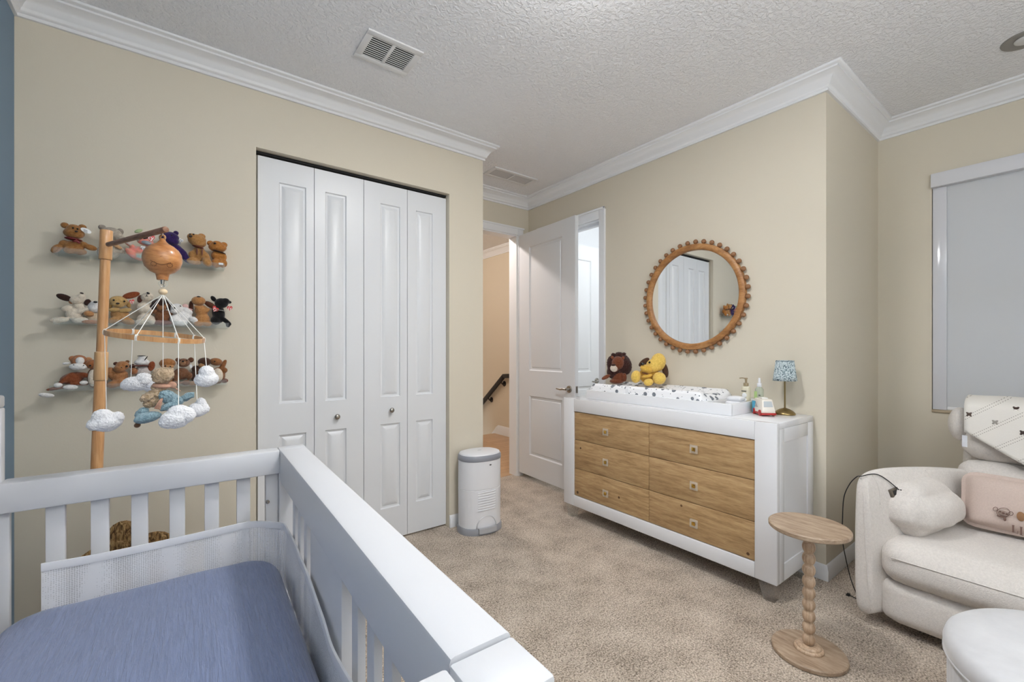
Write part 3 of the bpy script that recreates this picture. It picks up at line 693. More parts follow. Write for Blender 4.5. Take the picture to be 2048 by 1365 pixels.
# ------------------------------------------------------------------ plush toys
def frame(px, py, t):
    """right, up, toward the eye at a pixel, metres per pixel across and up"""
    d = ray(px, py); hor = Vector((d.x, d.y, 0)).normalized(); c = hor.dot(FW)
    return Vector((hor.y, -hor.x, 0)), UP, -hor, c*t/FPX*1.0, t/FPX
def letters(o, M, parent):
    """a text curve becomes a plain mesh part"""
    nm, mt_ = o.name, o.data.materials[0]; bpy.context.view_layer.update()
    me = bpy.data.meshes.new_from_object(o.evaluated_get(bpy.context.evaluated_depsgraph_get())); cu = o.data
    bpy.data.objects.remove(o); bpy.data.curves.remove(cu)
    b = nb(); b.from_mesh(me); bpy.data.meshes.remove(me); bmesh.ops.transform(b, matrix=M, verts=b.verts)
    return obj(nm.split('.')[0], b, mt_, parent, None)
class Toy:
    """a soft toy laid out in the plane at depth t; blobs in photo pixels, real thickness toward the eye"""
    def __init__(s, name, label, cat, px, py, t=None, Y=None, X=None, group=None):
        if Y is not None: t = Y/ray(px, py).y
        if X is not None: t = X/ray(px, py).x
        s.px, s.py, s.t = px, py, t; s.r, s.u, s.n, s.sx, s.sy = frame(px, py, t); s.c = at(px, py, t=t)
        s.root = thing(name, label, cat, s.c, 0, group); s.parts = []
    def P(s, px, py, d=0):
        return s.c+s.r*((px-s.px)*s.sx)+s.u*(-(py-s.py)*s.sy)+s.n*d
    def bl(s, bm, px, py, rx, ry, ang=0, d=0, rz=None):
        a = R(ang); X_ = s.r*math.cos(a)+s.u*math.sin(a); Y_ = s.u*math.cos(a)-s.r*math.sin(a)
        M3 = Matrix((X_, Y_, s.n)).transposed(); k = (s.sx*s.sy)**.5
        ell(bm, s.P(px, py, d), (rx*k, ry*k, (min(rx, ry) if rz is None else rz)*k), M3, 18)
    def part(s, name, m, blobs, voxel=.0035, parent=None, label=None, sm=3):
        b = nb()
        for q in blobs: s.bl(b, *q)
        o = obj(name, b, m, parent or s.root, 180)
        if voxel and len(blobs) > 1:
            md = o.modifiers.new('blend', 'REMESH'); md.mode = 'VOXEL'; md.voxel_size = voxel; md.use_smooth_shade = True
            sm_ = o.modifiers.new('smooth', 'SMOOTH'); sm_.factor = .5; sm_.iterations = sm
        if label: o['label'] = label
        s.parts.append(o); return o
    def heart(s, px, py, w, col=(196,44,40), ang=0, text='ty', d=.03):
        """paper heart tag"""
        b = nb(); pts = []
        for k in range(28):
            q = 2*PI*k/28; x = 16*math.sin(q)**3; y = 13*math.cos(q)-5*math.cos(2*q)-2*math.cos(3*q)-math.cos(4*q)
            a = R(ang); xx, yy = x*math.cos(a)-y*math.sin(a), x*math.sin(a)+y*math.cos(a)
            pts.append(s.P(px+xx*w/34, py-yy*w/34, d))
        prism(b, pts, s.n*.0012); tg = obj('heart_tag', b, TAGM[col], s.root)
        fc = bpy.data.curves.new('tag_lettering', 'FONT'); fc.body = text; fc.size = w*s.sy*.72; fc.align_x = 'CENTER'; fc.align_y = 'CENTER'; fc.extrude = .0002
        o = bpy.data.objects.new('tag_lettering', fc); COL.objects.link(o); fc.materials.append(TAGM['ink'] if col[1] > 100 else TAGM['white'])
        M3 = Matrix((s.r, s.u, s.n)).transposed().to_4x4(); M3.translation = s.P(px, py+.3, d+.0015)
        letters(o, M3 @ Matrix.Rotation(R(ang), 4, 'Z'), s.root)
        s.parts.append(tg)
TAGM = {(196,44,40): mat('tag_red', (196,44,40), .35), (226,226,226): mat('tag_white', (226,226,226), .4), 'white': mat('tag_ink_white', (240,240,236), .5), 'ink': mat('tag_ink', (70,74,84), .5)}
FM = {}
def F(col, amt=14):
    k = tuple(col)
    if k not in FM: FM[k] = fur('plush_%02x%02x%02x' % k, col, amt, 110, .5)
    return FM[k]
EYE = mat('toy_eye', (16,14,14), .15); NOSE = mat('toy_nose', (44,30,24), .4)
G = 'plush toys on the clear wall shelves'; TY = YC-.058
TOYS = []
def toy(name, label, px, py, cat='plush toy'): TOYS.append(Toy(name, label, cat, px, py, Y=TY, group=G)); return TOYS[-1]
BR, TAN, DK, CRM, WHT, RUST = (150,104,58), (178,134,84), (52,34,28), (214,202,184), (224,222,220), (130,66,36)

# --- top shelf
o = toy('teddy_bear', 'brown teddy bear with dark red ribbon and white tag on the top shelf', 148, 480)
o.part('body', F(BR), [(147,493,19,13,0,0,14),(127,489,9,7,40),(114,499,12,6.5,35),(168,488,9,7,-25,.01),(181,492,13,6.5,-12,.015),(140,501,12,6,0,.02),(160,501,13,6,0,.02)])
o.part('head', F(BR), [(148,468,19,13,0,.012,14),(148,460,14,12,0,.01,12),(152,471,13,9,0,.022,9)])
for e in ((130,454,7.5,7,0,.004,5),(165,453,7.5,7,0,.004,5)): o.part('ear', F(BR), [e])
o.part('nose', NOSE, [(152.5,466.5,3,2.2,0,.045,2)]);  [o.part('eye', EYE, [e]) for e in ((146,460,2,2,0,.040,2),(155,460.8,2,2,0,.040,2))]
o.part('ribbon', mat('dark_red_ribbon', (110,28,32), .5), [(147,480,16,3.4,-6,.012,13),(156,486,6,3,-40,.036,2.5),(150,485,5,2.6,30,.036,2.5)], .002)
b = nb(); prism(b, [o.P(172+11*math.cos(a), 461.5+4.8*math.sin(a)+2.2*math.cos(a), .036) for a in [2*PI*k/20 for k in range(20)]], o.n*.0012); tg_ = obj('swing_tag', b, TAGM[(226,226,226)], o.root)
b = nb()
for k in range(3): prism(b, [o.P(167+dx, 459.6+k*2.0+dy+dx*.2, .0376) for dx, dy in ((0,0),(8,0),(8,.7),(0,.7))], o.n*.0002)
obj('tag_lettering', b, TAGM['ink'], o.root)
GRY = (168,158,144)
o = toy('plush_animal', 'grey beige plush animal behind the mobile stand on the top shelf', 222, 480)
o.part('body', F(GRY), [(222,497,18,12,0,0,13),(205,500,10,7,20),(238,497,10,6,-10,.01)])
o.part('head', F(GRY), [(223,468,19,14,0,.01,14),(238,474,10,13,20,.01,9)])
for e in ((204.5,458,7,6.5,0,.004,5),(240.5,462,6.5,7.5,0,.008,5)): o.part('ear', F((150,140,128)), [e])
o.part('paw', F((190,150,110)), [(235,494,9,4.5,-30,.025)])
o = toy('plush_bear', 'pastel tie dyed plush toy with red heart tag on the top shelf', 280, 495)
o.part('body', MW['tiedye'], [(281,502,22,10,0,0,13),(258,491,12,5,-35,.01),(262,508,12,6,-40,.02),(284,512,18,7,0,.02)])
o.part('head', MW['tiedye'], [(290,482,15,10,0,.01,11),(302,489,9,7,0,.012,8)])
o.part('ear', F((178,196,150)), [(277,463,8,4,30,.004,4)]); o.part('muzzle', F((150,158,166)), [(293,487,9,4.5,-10,.03,6)])
o.part('nose', NOSE, [(281,480,3.2,2,20,.035,2)]); o.part('eye', EYE, [(291,478,4.5,1.8,25,.03,2)])
o.heart(302, 475.5, 17, ang=-8); o.heart(286, 498, 10, (226,226,226), 0, 'ty', .034)
PUR = (50,32,84)
o = toy('teddy_bear', 'dark purple teddy bear behind the wooden ball on the top shelf', 346, 490)
o.part('body', F(PUR, 10), [(346,500,18,15,0,0,13),(362,502,22,7,-42,.012),(338,512,16,7,0,.02)])
o.part('head', F(PUR, 10), [(340,478,17,14,0,.012,14),(346,485,11,9,0,.024,9)])
for e in ((325,467,6,6.5,0,.004,4),(352,466,5,5,0,.004,4)): o.part('ear', F(PUR, 10), [e])
o.part('eye', EYE, [(343.5,475,1.6,1.6,0,.04,1.6)]); o.part('ribbon', mat('silver_ribbon', (170,168,166), .4), [(357,484,7,3,-60,.02,3)])
o.heart(362, 482, 10, (226,226,226), -20, 'ty', .034)
TN2 = (168,122,72)
o = toy('teddy_bear', 'tan long bodied bear leaning its head with a brown ribbon on the top shelf', 398, 495)
o.part('body', F(TN2), [(398,507,13,15,0,0,12),(386,510,9,7,30,.012),(410,512,8,16,35,.012),(414,521,10,6.5,-15,.03),(388,521,14,5,-5,.02)])
o.part('head', F(TN2), [(394,482,17,13,0,.012,13),(398,489,14,9,10,.014,11),(384,478,9,8,0,.024,8)])
o.part('ear', F(TN2), [(403,473,7.5,6.5,0,.004,4)]); o.part('nose', NOSE, [(381.5,478.5,3.4,2.6,0,.044,2)])
[o.part('eye', EYE, [e]) for e in ((380.5,474,1.8,1.5,0,.038,1.6),(387.5,473.8,1.8,1.5,0,.042,1.6))]
o.part('ribbon', mat('brown_ribbon', (104,52,34), .5), [(396,496,11,2.4,-12,.02,10),(394,506,1.8,9,0,.034,1.2),(404,506,1.8,9,0,.034,1.2)], .0018)
o = toy('teddy_bear', 'small golden brown bear at the end of the top shelf', 436, 510)
o.part('body', F((170,112,54)), [(437,512,14,12,0,0,12),(446,513,7,9,20,.012),(431,512,7,8,-10,.012),(432,525,9,7,0,.02),(445,524,9,7,0,.02)])
o.part('head', F((170,112,54)), [(435,496,17,11,0,.012,12),(434,492,11,9,0,.02,9)])
for e in ((421,489,6.5,6,0,.004,4),(448,489,6.5,6,0,.004,4)): o.part('ear', F((170,112,54)), [e])
o.part('nose', NOSE, [(430,491,2.6,2.2,0,.042,2)]); o.part('ribbon', mat('black_ribbon', (50,34,28), .5), [(438,505.5,13,1.8,-14,.016,11)])
b = nb(); prism(b, [o.P(442+dx, 530+dy, .038) for dx, dy in ((-4.5,-2),(4.5,-2),(4.5,2),(-4.5,2))], o.n*.001); obj('sewn_tag', b, TAGM[(226,226,226)], o.root)

# --- middle shelf
o = toy('plush_dog', 'cream plush dog with one dark ear at the blue wall end of middle shelf', 148, 622)
o.part('body', F(CRM), [(148,629,16,16,0,0,13),(157,612,11,10,0,.006,10),(132,618,10,6,35,.012),(119,641,17,7,8,.02),(160,640,15,7.5,8,.02),(168,621,15,5.5,28,.02)])
o.part('head', F(CRM), [(155,600,15,11,20,.012,12),(163,594,9,8,40,.022,8)])
o.part('ear', F(DK, 8), [(129,597,14.5,7.5,-22,.012,4)]); o.part('ear_patch', F((140,96,66)), [(143,605,5,5,0,.014,4)]); o.part('nose', NOSE, [(163.5,587,3.5,2,-15,.03,2)])
o = toy('plush_dog', 'white and brown plush dog just behind the mobile stand on the middle shelf', 186, 622)
o.part('body', F((196,176,150)), [(186,634,13,13,0,0,12)]); o.part('leg', F((176,128,84)), [(178,629,9,7,-10,.022)]); o.part('leg', F((168,116,82)), [(182,645,16,5,0,.022)])
o.part('head', F(WHT), [(190,615,13,14,0,.012,12),(190,609,9,8,0,.022,8)]); o.part('ear', F((60,38,32), 8), [(175,606,6,8,-20,.008,4)])
o.part('nose', EYE, [(190.7,605.7,4,2.4,0,.044,2)])
YLW = (186,152,98)
o = toy('plush_dog', 'golden tan plush dog sitting on the middle shelf beside the mobile stand', 240, 620)
o.part('body', F((168,126,80)), [(240,630,17,15,0,0,13),(228,640,12,6,10,.02),(254,640,15,7,-15,.02)]); 
for e in ((229,621,10,5.5,10,.022),(250,621.5,12,5.5,15,.022)): o.part('arm', F(YLW), [e])
o.part('head', F(YLW), [(237,604,17,13,0,.012,13),(236,611,11,7,0,.026,8)])
for e in ((221.5,612,4,8,-10,.006,4),(257,609,4.5,8,15,.006,4)): o.part('ear', F((176,138,84)), [e])
o.part('nose', NOSE, [(235.5,609.3,3.5,2.2,0,.05,2)]); [o.part('eye', EYE, [e]) for e in ((227.8,602.7,2,2,0,.038,1.6),(248.8,604,2,2,0,.038,1.6))]
o = toy('plush_dog', 'cream plush dog with a rust brown ear and red tag on the middle shelf', 288, 615)
o.part('body', F(CRM), [(287,617,13,14,0,.004,12),(294,620,10,8,-30,.014),(292,637,17,11,0,.004,13),(280,642,9,6,20,.022),(303,640,8,7,0,.022)])
o.part('head', F(CRM), [(294,595,12,10,15,.014,11),(298,592,8,7,0,.024,7)]); o.part('ear', F(RUST), [(263,593,16,7,22,.014,4)]); o.part('ear', F((90,52,40)), [(280,599,5,9,-10,.008,4)])
o.part('nose', EYE, [(296.3,587.8,3.2,2.2,-25,.038,2)]); o.part('mouth', EYE, [(293,594.5,3.5,.6,0,.046,.6),(293.5,592.5,.6,2.5,0,.046,.6)], 0)
o.heart(264.5, 606, 11, ang=15)
o = toy('plush_monkey', 'dark brown long eared plush on the middle shelf behind the mobile strings', 324, 625)
o.part('body', F((124,80,52)), [(325,631,14,14,0,0,12),(312,624,8,5,40,.016),(338,626,9,5,-20,.016)]); o.part('foot', F((118,70,58)), [(326,646,20,6,0,.014,8)])
o.part('head', F(DK, 8), [(323,609,18,13,0,.008,13),(307,616,7,11,-30,.008,5),(340,614,7,12,25,.008,5)]); o.part('face', F((134,88,56)), [(323,618,9,7,0,.026,7),(316,611,5,5,0,.026,4),(331,611,5,5,0,.026,4)], .002)
o = toy('plush_rabbit', 'white plush rabbit with pink inner ears on the middle shelf', 362, 625)
o.part('body', F(WHT, 8), [(366,632,17,15,0,0,13),(374,622,12,7,-30,.012),(387,638,9,5.5,-15,.02),(350,638,9,8,0,.02),(360,644,14,6,0,.02)])
o.part('head', F(WHT, 8), [(354,618,12,11,0,.014,12),(349,624,8,6,0,.022,8)]); o.part('ear', F((214,176,170)), [(371,612.5,6,5,-30,.01,3)]); o.part('ear', F((206,160,156)), [(375.5,618.8,9.5,2.8,-8,.016,2)])
o.part('nose', EYE, [(348.5,618.3,2.8,2,0,.046,2)]); o.part('eye', EYE, [(361,613.8,1.8,1,-30,.038,1.2)])
TNG = (172,122,74)
o = toy('plush_dog', 'tan plush dog with long dark brown ears looking up on the middle shelf', 404, 620)
o.part('body', F(TNG), [(403,622,13,13,0,.002,12),(405,638,14,13,0,0,13),(400,618,12,5,-25,.016),(412,622,9,5,35,.016),(397,647,9,5.5,0,.024),(414,646,9,6,0,.024)])
o.part('head', F(TNG), [(397,603,13,10,0,.012,12)]); o.part('ear', F((72,40,28), 8), [(382.5,616,4.5,14,0,.004,4)]); o.part('ear', F((84,48,32), 8), [(421,610,13,6,-32,.008,4)]); o.part('nose', EYE, [(397.5,596,3.8,2.4,0,.026,2)])
BLK = (22,21,22)
o = toy('plush_cat', 'black plush cat with two red heart tags at the end of the middle shelf', 440, 620)
o.part('body', F(BLK, 6), [(437,627,12,20,8,0,13),(432,640,10,9,0,.01),(450,640,15,4.5,-35,.018),(456,648,4.5,5,0,.02)])
o.part('head', F(BLK, 6), [(443,607,13,11,0,.012,11),(451,603,8,7,0,.018,7)]); o.part('ear', F(BLK, 6), [(427,599,4.5,7,35,.006,3)]); o.part('ear', F(BLK, 6), [(458,604,5,3.5,-10,.008,3)])
o.part('collar', mat('pale_cord', (200,196,188), .8), [(441,622,11,.8,-8,.018,11)]); o.heart(431, 620, 14, ang=-35); o.heart(459.5, 617, 12, ang=5)

# --- bottom shelf
RST = (124,66,38)
o = toy('plush_cow', 'brown plush cow with white muzzle and white hooves dangling off the bottom shelf', 146, 752)
o.part('body', F(RST), [(145,757,23,14,20,0,13),(132,757,20,6,48,.016),(112,778,17,5.5,15,.02),(128,776,20,5,5,.02),(158,769,17,6,-12,.016),(168,751,12,6.5,-15,.016)])
o.part('head', F((158,104,70)), [(158,722,15,14,0,.006,12)]); o.part('muzzle', F(WHT, 8), [(156.5,734,16,8.5,-4,.026,9)]); o.part('blaze', F(WHT, 8), [(160,722,8,9,0,.024,5)])
o.part('ear', F((170,112,74)), [(145,718,6.5,7,20,.008,4)]); o.part('ear', F((176,128,88)), [(178,720,6.5,6,-20,.008,4)]); o.part('horn', F(WHT, 8), [(132.5,727,6.5,3,5,.01,3)])
[o.part('eye', EYE, [e]) for e in ((147,729.5,1.4,1,0,.046,1),(167,731,1.4,1,0,.046,1))]
for e in ((117,769,7.5,5.6,0,.026),(141,774,13,6.2,-3,.034),(167.5,766,7.5,5,0,.026),(95,787.5,13,5.2,-12,.026)): o.part('hoof', F(WHT, 8), [e])
o = toy('plush_animal', 'brown plush with cream belly behind the mobile stand on the bottom shelf', 188, 748)
o.part('body', F((124,84,52)), [(190,752,14,20,0,0,13)]); o.part('belly', F(CRM), [(185,756,8,20,0,.02,7)]); o.part('head', F((150,92,54)), [(186,729,14,11,0,.012,12)]); o.part('eye', EYE, [(180.5,731,2,2,0,.036,1.6)])
HIP = (162,112,72)
o = toy('plush_hippo', 'tan plush hippo on the bottom shelf beside the mobile stand', 238, 748)
o.part('body', F(HIP), [(238,752,17,16,0,0,13),(222,746,9,14,10,.004),(227,769,13,9,20,.02),(243,766,12,9,-20,.02),(246,750,10,6,30,.014)])
o.part('head', F(HIP), [(245,732,13,11,0,.012,12),(239,738,11,9,0,.022,10)]); o.part('ear', F((80,48,36), 8), [(231.5,727.5,4.5,4,20,.012,3)]); o.part('ear', F((120,84,56)), [(255,724,4,3.5,0,.008,3)])
o.part('eye', EYE, [(253.3,732.8,2,2.2,0,.036,1.6)]); o.part('nose', NOSE, [(243,735,1.4,1.2,0,.05,1)])
o = toy('plush_dog', 'white faced plush dog with rust brown ears on the bottom shelf', 285, 738)
o.part('body', F((196,188,184)), [(286,744,15,16,0,0,12)]); o.part('head', F(WHT, 8), [(284,725,14,8,0,.014,10),(284,717,8,7,0,.012,8)])
o.part('ear', F(RUST), [(303,733,6.5,11.5,-12,.014,4)]); o.part('ear', F((74,44,36), 8), [(265,733,5,6,0,.01,4)]); o.part('mouth_band', F((96,52,42), 8), [(281,731.5,16,2,0,.02,9)])
o.part('arm', F((160,106,72)), [(268,742,7,8,0,.016)]); o.part('marking', EYE, [(292,717,1,6,-30,.034,1),(283,712,8,1,0,.03,1)], 0)
MNK = (158,106,62)
o = toy('plush_monkey', 'tan brown plush monkey behind the hanging teddy on the bottom shelf', 334, 742)
o.part('body', F(MNK), [(334,752,15,18,0,0,13)]); o.part('head', F(MNK), [(335,727,15,11,0,.01,12)]); o.part('face', F((186,138,94)), [(335,733,12,6,0,.022,7)])
[o.part('eye', EYE, [e]) for e in ((331,732,1.6,1.6,0,.042,1.2),(340.5,733.5,1.6,1.6,0,.042,1.2))]
CHO = (118,80,56)
o = toy('teddy_bear', 'small chocolate brown teddy with light muzzle on the bottom shelf', 365, 742)
o.part('body', F(CHO), [(363,748,15,14,0,0,12),(378,752,7,9,10,.012),(352,756,7,8,0,.012),(352,766,9,6,0,.02),(372,766,9,6,0,.02)])
o.part('head', F(CHO), [(367,726,12,10,0,.012,11)]); o.part('muzzle', F((156,116,84)), [(366,726,6.5,5.5,0,.028,5)])
for e in ((355.5,720,4.5,4.5,0,.006,3),(382,720.5,5.5,6,0,.006,3)): o.part('ear', F((102,66,46)), [e])
o.part('nose', EYE, [(366,722.8,2.4,1.8,0,.042,1.6)]); [o.part('eye', EYE, [e]) for e in ((360,721,1.2,1.2,0,.036,1),(373,721,1.2,1.2,0,.036,1))]
b = nb(); prism(b, [o.P(381+dx, 733+dy, .02) for dx, dy in ((-2,-3),(2.5,-4),(4,2),(-1,4))], o.n*.001); obj('sewn_tag', b, TAGM[(226,226,226)], o.root)
DBR = (74,48,36)
o = toy('plush_monkey', 'dark brown plush monkey behind the hanging cloud on the bottom shelf', 404, 744)
o.part('body', F(DBR, 8), [(396,750,14,14,0,0,12),(392,738,8,8,0,.006)]); o.part('head', F(DBR, 8), [(409,724,12.5,9.5,0,.01,11)]); o.part('face', F((160,120,80)), [(403,731,6,5,0,.024,5)]); o.part('foot', F((150,108,70)), [(386,766,9,5,0,.022)])
o = toy('plush_walrus', 'brown plush with a cream belly at the closet end of the bottom shelf', 438, 744)
o.part('body', F((132,86,50)), [(437,750,13,17,0,0,12),(446,731,5,14,-25,.008),(449,741,6,6,0,.014)]); o.part('head', F((140,92,54)), [(432,724,12,8.5,-10,.012,10)]); o.part('belly', F(CRM), [(436,750,9.5,15,5,.02,7)])
o.part('eye', EYE, [(429.5,722.8,1.6,1.4,0,.038,1.2)]); o.part('foot', F((108,66,50)), [(449,762,7,5,0,.014)])

# let every body sink down to its shelf: the lower half is drawn out to the plate
bpy.context.view_layer.update(); _dg = bpy.context.evaluated_depsgraph_get()
for q in TOYS:
    o_ = q.parts[0]; e_ = o_.evaluated_get(_dg); zs = [(e_.matrix_world @ v.co).z for v in e_.data.vertices]; zmin = min(zs)
    plate = min((1.6650, 1.3671, 1.0809), key=lambda z: abs(z-zmin)); zm = (zmin+max(zs))/2; k_ = (zm-plate)/(zm-zmin)
    if -.012 < zmin-plate < .03:
        off = o_.matrix_world.translation.z
        for v in o_.data.vertices:
            if v.co.z+off < zm: v.co.z = zm-(zm-v.co.z-off)*k_-off
# ------------------------------------------------------------------ acrylic shelves
SG = 'clear acrylic shelves on the closet wall'
for lab, l, r in (('topmost clear acrylic wall shelf', at(106,507,Y=YC-.1), at(450,538,Y=YC-.1)), ('middle clear acrylic wall shelf', at(106,650.5,Y=YC-.1), at(458,655.5,Y=YC-.1)), ('lowest clear acrylic wall shelf', at(98,786,Y=YC-.1), at(454,770,Y=YC-.1))):
    z = (l.z+r.z)/2; x0, x1 = l.x, r.x
    s_ = thing('wall_shelf', lab+' lined with plush toys', 'shelf', ((x0+x1)/2, YC, z), 0, SG)
    b = nb(); box(b, x0, x1, YC-.1, YC, z, z+.005, .001); box(b, x0, x1, YC-.1, YC-.096, z+.005, z+.028, .001); box(b, x0, x1, YC-.005, YC, z+.005, z+.04, .001); obj('shelf', b, MW['acrylic'], s_)
    b = nb()
    for q in (.12, .88): cyl(b, (x0+(x1-x0)*q, YC-.008, z+.025), (x0+(x1-x0)*q, YC-.004, z+.025), .005, .005, 14)
    obj('screw', b, MW['chrome'], s_)

# ------------------------------------------------------------------ hanging clouds and teddy
ctex = bpy.data.textures.new('curls', 'CLOUDS'); ctex.noise_scale = .0045; ctex.noise_depth = 1
def curly(o, st):
    md = o.modifiers.new('curls', 'DISPLACE'); md.texture = ctex; md.strength = st; md.mid_level = .45; md.texture_coords = 'LOCAL'
def cloud(label, px, py, t, blobs, spx, spy, hook):
    c = Toy('plush_cloud', label, 'plush cloud', px, py, t, group='white plush clouds of the mobile')
    o = c.part('cloud', MW['cloud'], blobs, .0022, None, None, 6); curly(o, .004)
    b = nb(); tube(b, [hook, c.P(spx, spy)], .0010, 6); obj('string', b, mstr, c.root)
cloud('white plush cloud hanging in front of the wooden pole', 212, 841, 1.21, [(212,845,30,19,0),(205,832,19,16,0),(190,848,15,14,0),(234,838,14,15,0),(213,852,22,14,0)], 213, 820, hoop(R(182)))
cloud('white plush cloud hanging behind the teddy at the tan hippo', 276, 766, 1.30, [(272,768,26,17,0),(255,770,13,12,0),(288,762,18,18,0),(300,772,14,15,0)], 262, 756, hoop(R(121)))
cloud('white plush cloud hanging in front of the teddy legs', 352, 836, 1.14, [(350,838,28,20,8),(358,825,22,16,0),(338,843,19,15,0),(374,832,17,18,0),(352,845,22,14,0)], 357, 812, hoop(R(295)))
cloud('white plush cloud half hidden behind the teddy feet', 398, 818, 1.26, [(394,820,18,16,0),(402,812,11,18,0),(408,819,11,12,0)], 394, 800, hoop(R(36)))
cloud('white rounded plush cloud hanging beside the bottom shelf end', 412, 755, 1.20, [(412,759,21,17,0),(413,746,15,16,0),(401,760,12,13,0),(425,758,12,13,0)], 413, 735, hoop(R(0)))
td = Toy('plush_teddy', 'curly tan teddy in blue trousers and pink scarf hanging from the mobile', 'plush toy', 325, 785, 1.215)
for nm, m_, bl_ in (('head', MW['boucle_tan'], [(326,750,20,17,0,.01,17),(340,742,7,8,-20,.0,6),(318,757,12,10,0,.014,9)]),
                    ('body', MW['boucle_tan'], [(312,788,18,12,15,0,13),(296,793,14,9,20,.008),(305,803,17,11,30,0,10),(318,775,14,12,0,0,11)]),
                    ('trousers', MW['boucle_blue'], [(336,795,20,14,-40,.010,13),(352,800,17,9,-40,.004)]),
                    ('leg', MW['boucle_blue'], [(296,832,24,11,12,.016,11)]), ('leg', MW['boucle_blue'], [(285,824,14,10,45,.0,9)]), ('arm', MW['boucle_blue'], [(338,812,18,8,25,.018,8)]), ('leg', MW['boucle_blue'], [(376,797,15,8,28,-.004,8)])):
    o = td.part(nm, m_, bl_, .0022, None, None, 4); curly(o, .0075)
td.part('foot', F((110,80,58)), [(276,847,6,5.5,20,.0,4)])
SCF = mat('dusty_pink_scarf', (186,144,122), .9, bump=(400,.5,.003))
td.part('scarf', SCF, [(322,772,17,6,-8,.008,14),(345,771,9,8,-40,.004,5),(356,781,8,2,-40,.006,2)], .002)
b = nb()
for k in range(7): tube(b, curve_pts([td.P(322+k*.6, 796, .022), td.P(316+k*1.2, 804, .026), td.P(309+k*1.8, 815+k*.5, .024)], 4), .0011, 5)
obj('fringe', b, SCF, td.root)
b = nb(); tube(b, [bd-UP*.007, td.P(326,735)], .0010, 6); obj('string', b, mstr, td.root)
#PART3
# ================================================================== BASKET, PAIL
bk = at(240,1080,Y=2.30)
bs_ = thing('seagrass_basket', 'woven seagrass basket with rounded handles on the floor behind the crib end', 'basket', (bk.x, 2.30, 0))
b = nb(); lathe(b, (bk.x, 2.30, 0), [(.15,0),(.165,.02),(.19,.12),(.205,.22),(.20,.32),(.185,.40),(.18,.43),(.165,.43),(.168,.40),(.18,.3),(.14,.03)], 48, lambda r, z, a: r*(1+.008*math.sin(z*260))); obj('body', b, MW['seagrass'], bs_, 60)
def flap(px, py, rx, ry, ang, d, nm):
    T = Toy.__new__(Toy); T.px, T.py, T.t = px, py, 2.30/ray(px,py).y; T.r, T.u, T.n, T.sx, T.sy = frame(px, py, T.t); T.c = at(px, py, t=T.t)
    b = nb(); T.bl(b, px, py, rx, ry, ang, d, 7); o = obj(nm, b, MW['seagrass'], bs_, 60)
flap(250,1076,34,46,12,.03,'handle'); flap(308,1086,38,36,-10,.06,'handle'); flap(190,1108,48,17,28,.02,'rim')

PC, PA = Vector((1.668, 2.585)), R(-6)
pl = thing('diaper_pail', 'white oval pedal bin with grey lid rim beside the closet', 'bin', (PC.x, PC.y, 0))
def oval(z, ax, ay, n=48, pw=2.3, off=0):
    out = []
    for k in range(n):
        a = 2*PI*k/n; ca, sa = math.cos(a), math.sin(a)
        x = ax*abs(ca)**(2/pw)*(1 if ca > 0 else -1); y = ay*abs(sa)**(2/pw)*(1 if sa > 0 else -1)
        c, s = math.cos(PA), math.sin(PA); out.append(Vector((PC.x+x*c-y*s, PC.y+x*s+y*c, z)))
    return out
# local +x points along PA; the pedal faces local -y
b = nb(); loft(b, [oval(.045,.149,.114),oval(.12,.150,.115),oval(.30,.151,.116),oval(.302,.149,.114),oval(.305,.151,.116),oval(.495,.150,.115)]); obj('body', b, MW['plastic'], pl, 30)
b = nb(); loft(b, [oval(0,.158,.121),oval(.03,.159,.122),oval(.046,.153,.117)]); obj('base', b, MW['greyp'], pl, 40)
b = nb(); loft(b, [oval(.494,.152,.117),oval(.500,.154,.119),oval(.525,.152,.117),oval(.532,.146,.111)]); obj('rim', b, mat('grey_rim', (140,143,151), .35), pl, 40)
b = nb(); loft(b, [oval(.530,.146,.111),oval(.540,.142,.107),oval(.546,.122,.088),oval(.549,.05,.04)]); obj('lid', b, MW['plastic'], pl, 50)
MP = Matrix.Translation((PC.x, PC.y, 0)) @ Matrix.Rotation(PA-PI/2, 4, 'Z')   # local -y = side facing right-front
# outward direction of the pedal side
pd = Vector((math.cos(PA-PI/2), math.sin(PA-PI/2), 0)); px_ = Vector((math.cos(PA), math.sin(PA), 0)); pc3 = Vector((PC.x, PC.y, 0))
def pface(u, z, out=0): # u along the wide axis on the pedal side surface
    y = .116*(1-abs(u/.151)**2.3)**(1/2.3); return pc3+px_*u+pd*(y+out)+UP*z
b = nb(); pts = [pface(.075*math.cos(a), .050+.075*math.sin(a), -.004) for a in [PI*k/16 for k in range(17)]]
t = nb(); prev = None
for k in range(17):
    a = PI*k/16; o1 = pface(.078*math.cos(a), .046+.085*math.sin(a), .002); o2 = pface(.070*math.cos(a), .046+.077*math.sin(a), .002); o3 = pface(.066*math.cos(a), .046+.072*math.sin(a), -.012)
    r_ = [t.verts.new(p) for p in (o1, o2, o3)]
    if prev:
        for j in range(2): t.faces.new((prev[j], r_[j], r_[j+1], prev[j+1]))
    prev = r_
obj('pedal_arch', t, mat('arch_plastic', (206,207,211), .4), pl, 60, solid=.002)
b = nb(); top_ = [pface(u, .046, .002) for u in [-.066+.0132*k for k in range(11)]]+[pface(u, .046, .022) for u in [.066-.0132*k for k in range(11)]]
prism(b, [p-UP*.03 for p in top_], UP*.034); obj('pedal', b, mat('pedal_grey', (172,173,176), .35), pl)
for k in range(8):
    z = .165+k*.017; b = nb(); tube(b, [pface(u, z+.004*math.sin((u+.07)*10), .0016) for u in [-.066+.011*i for i in range(13)]], .0028, 6); obj('rib', b, MW['plastic'], pl, 60)
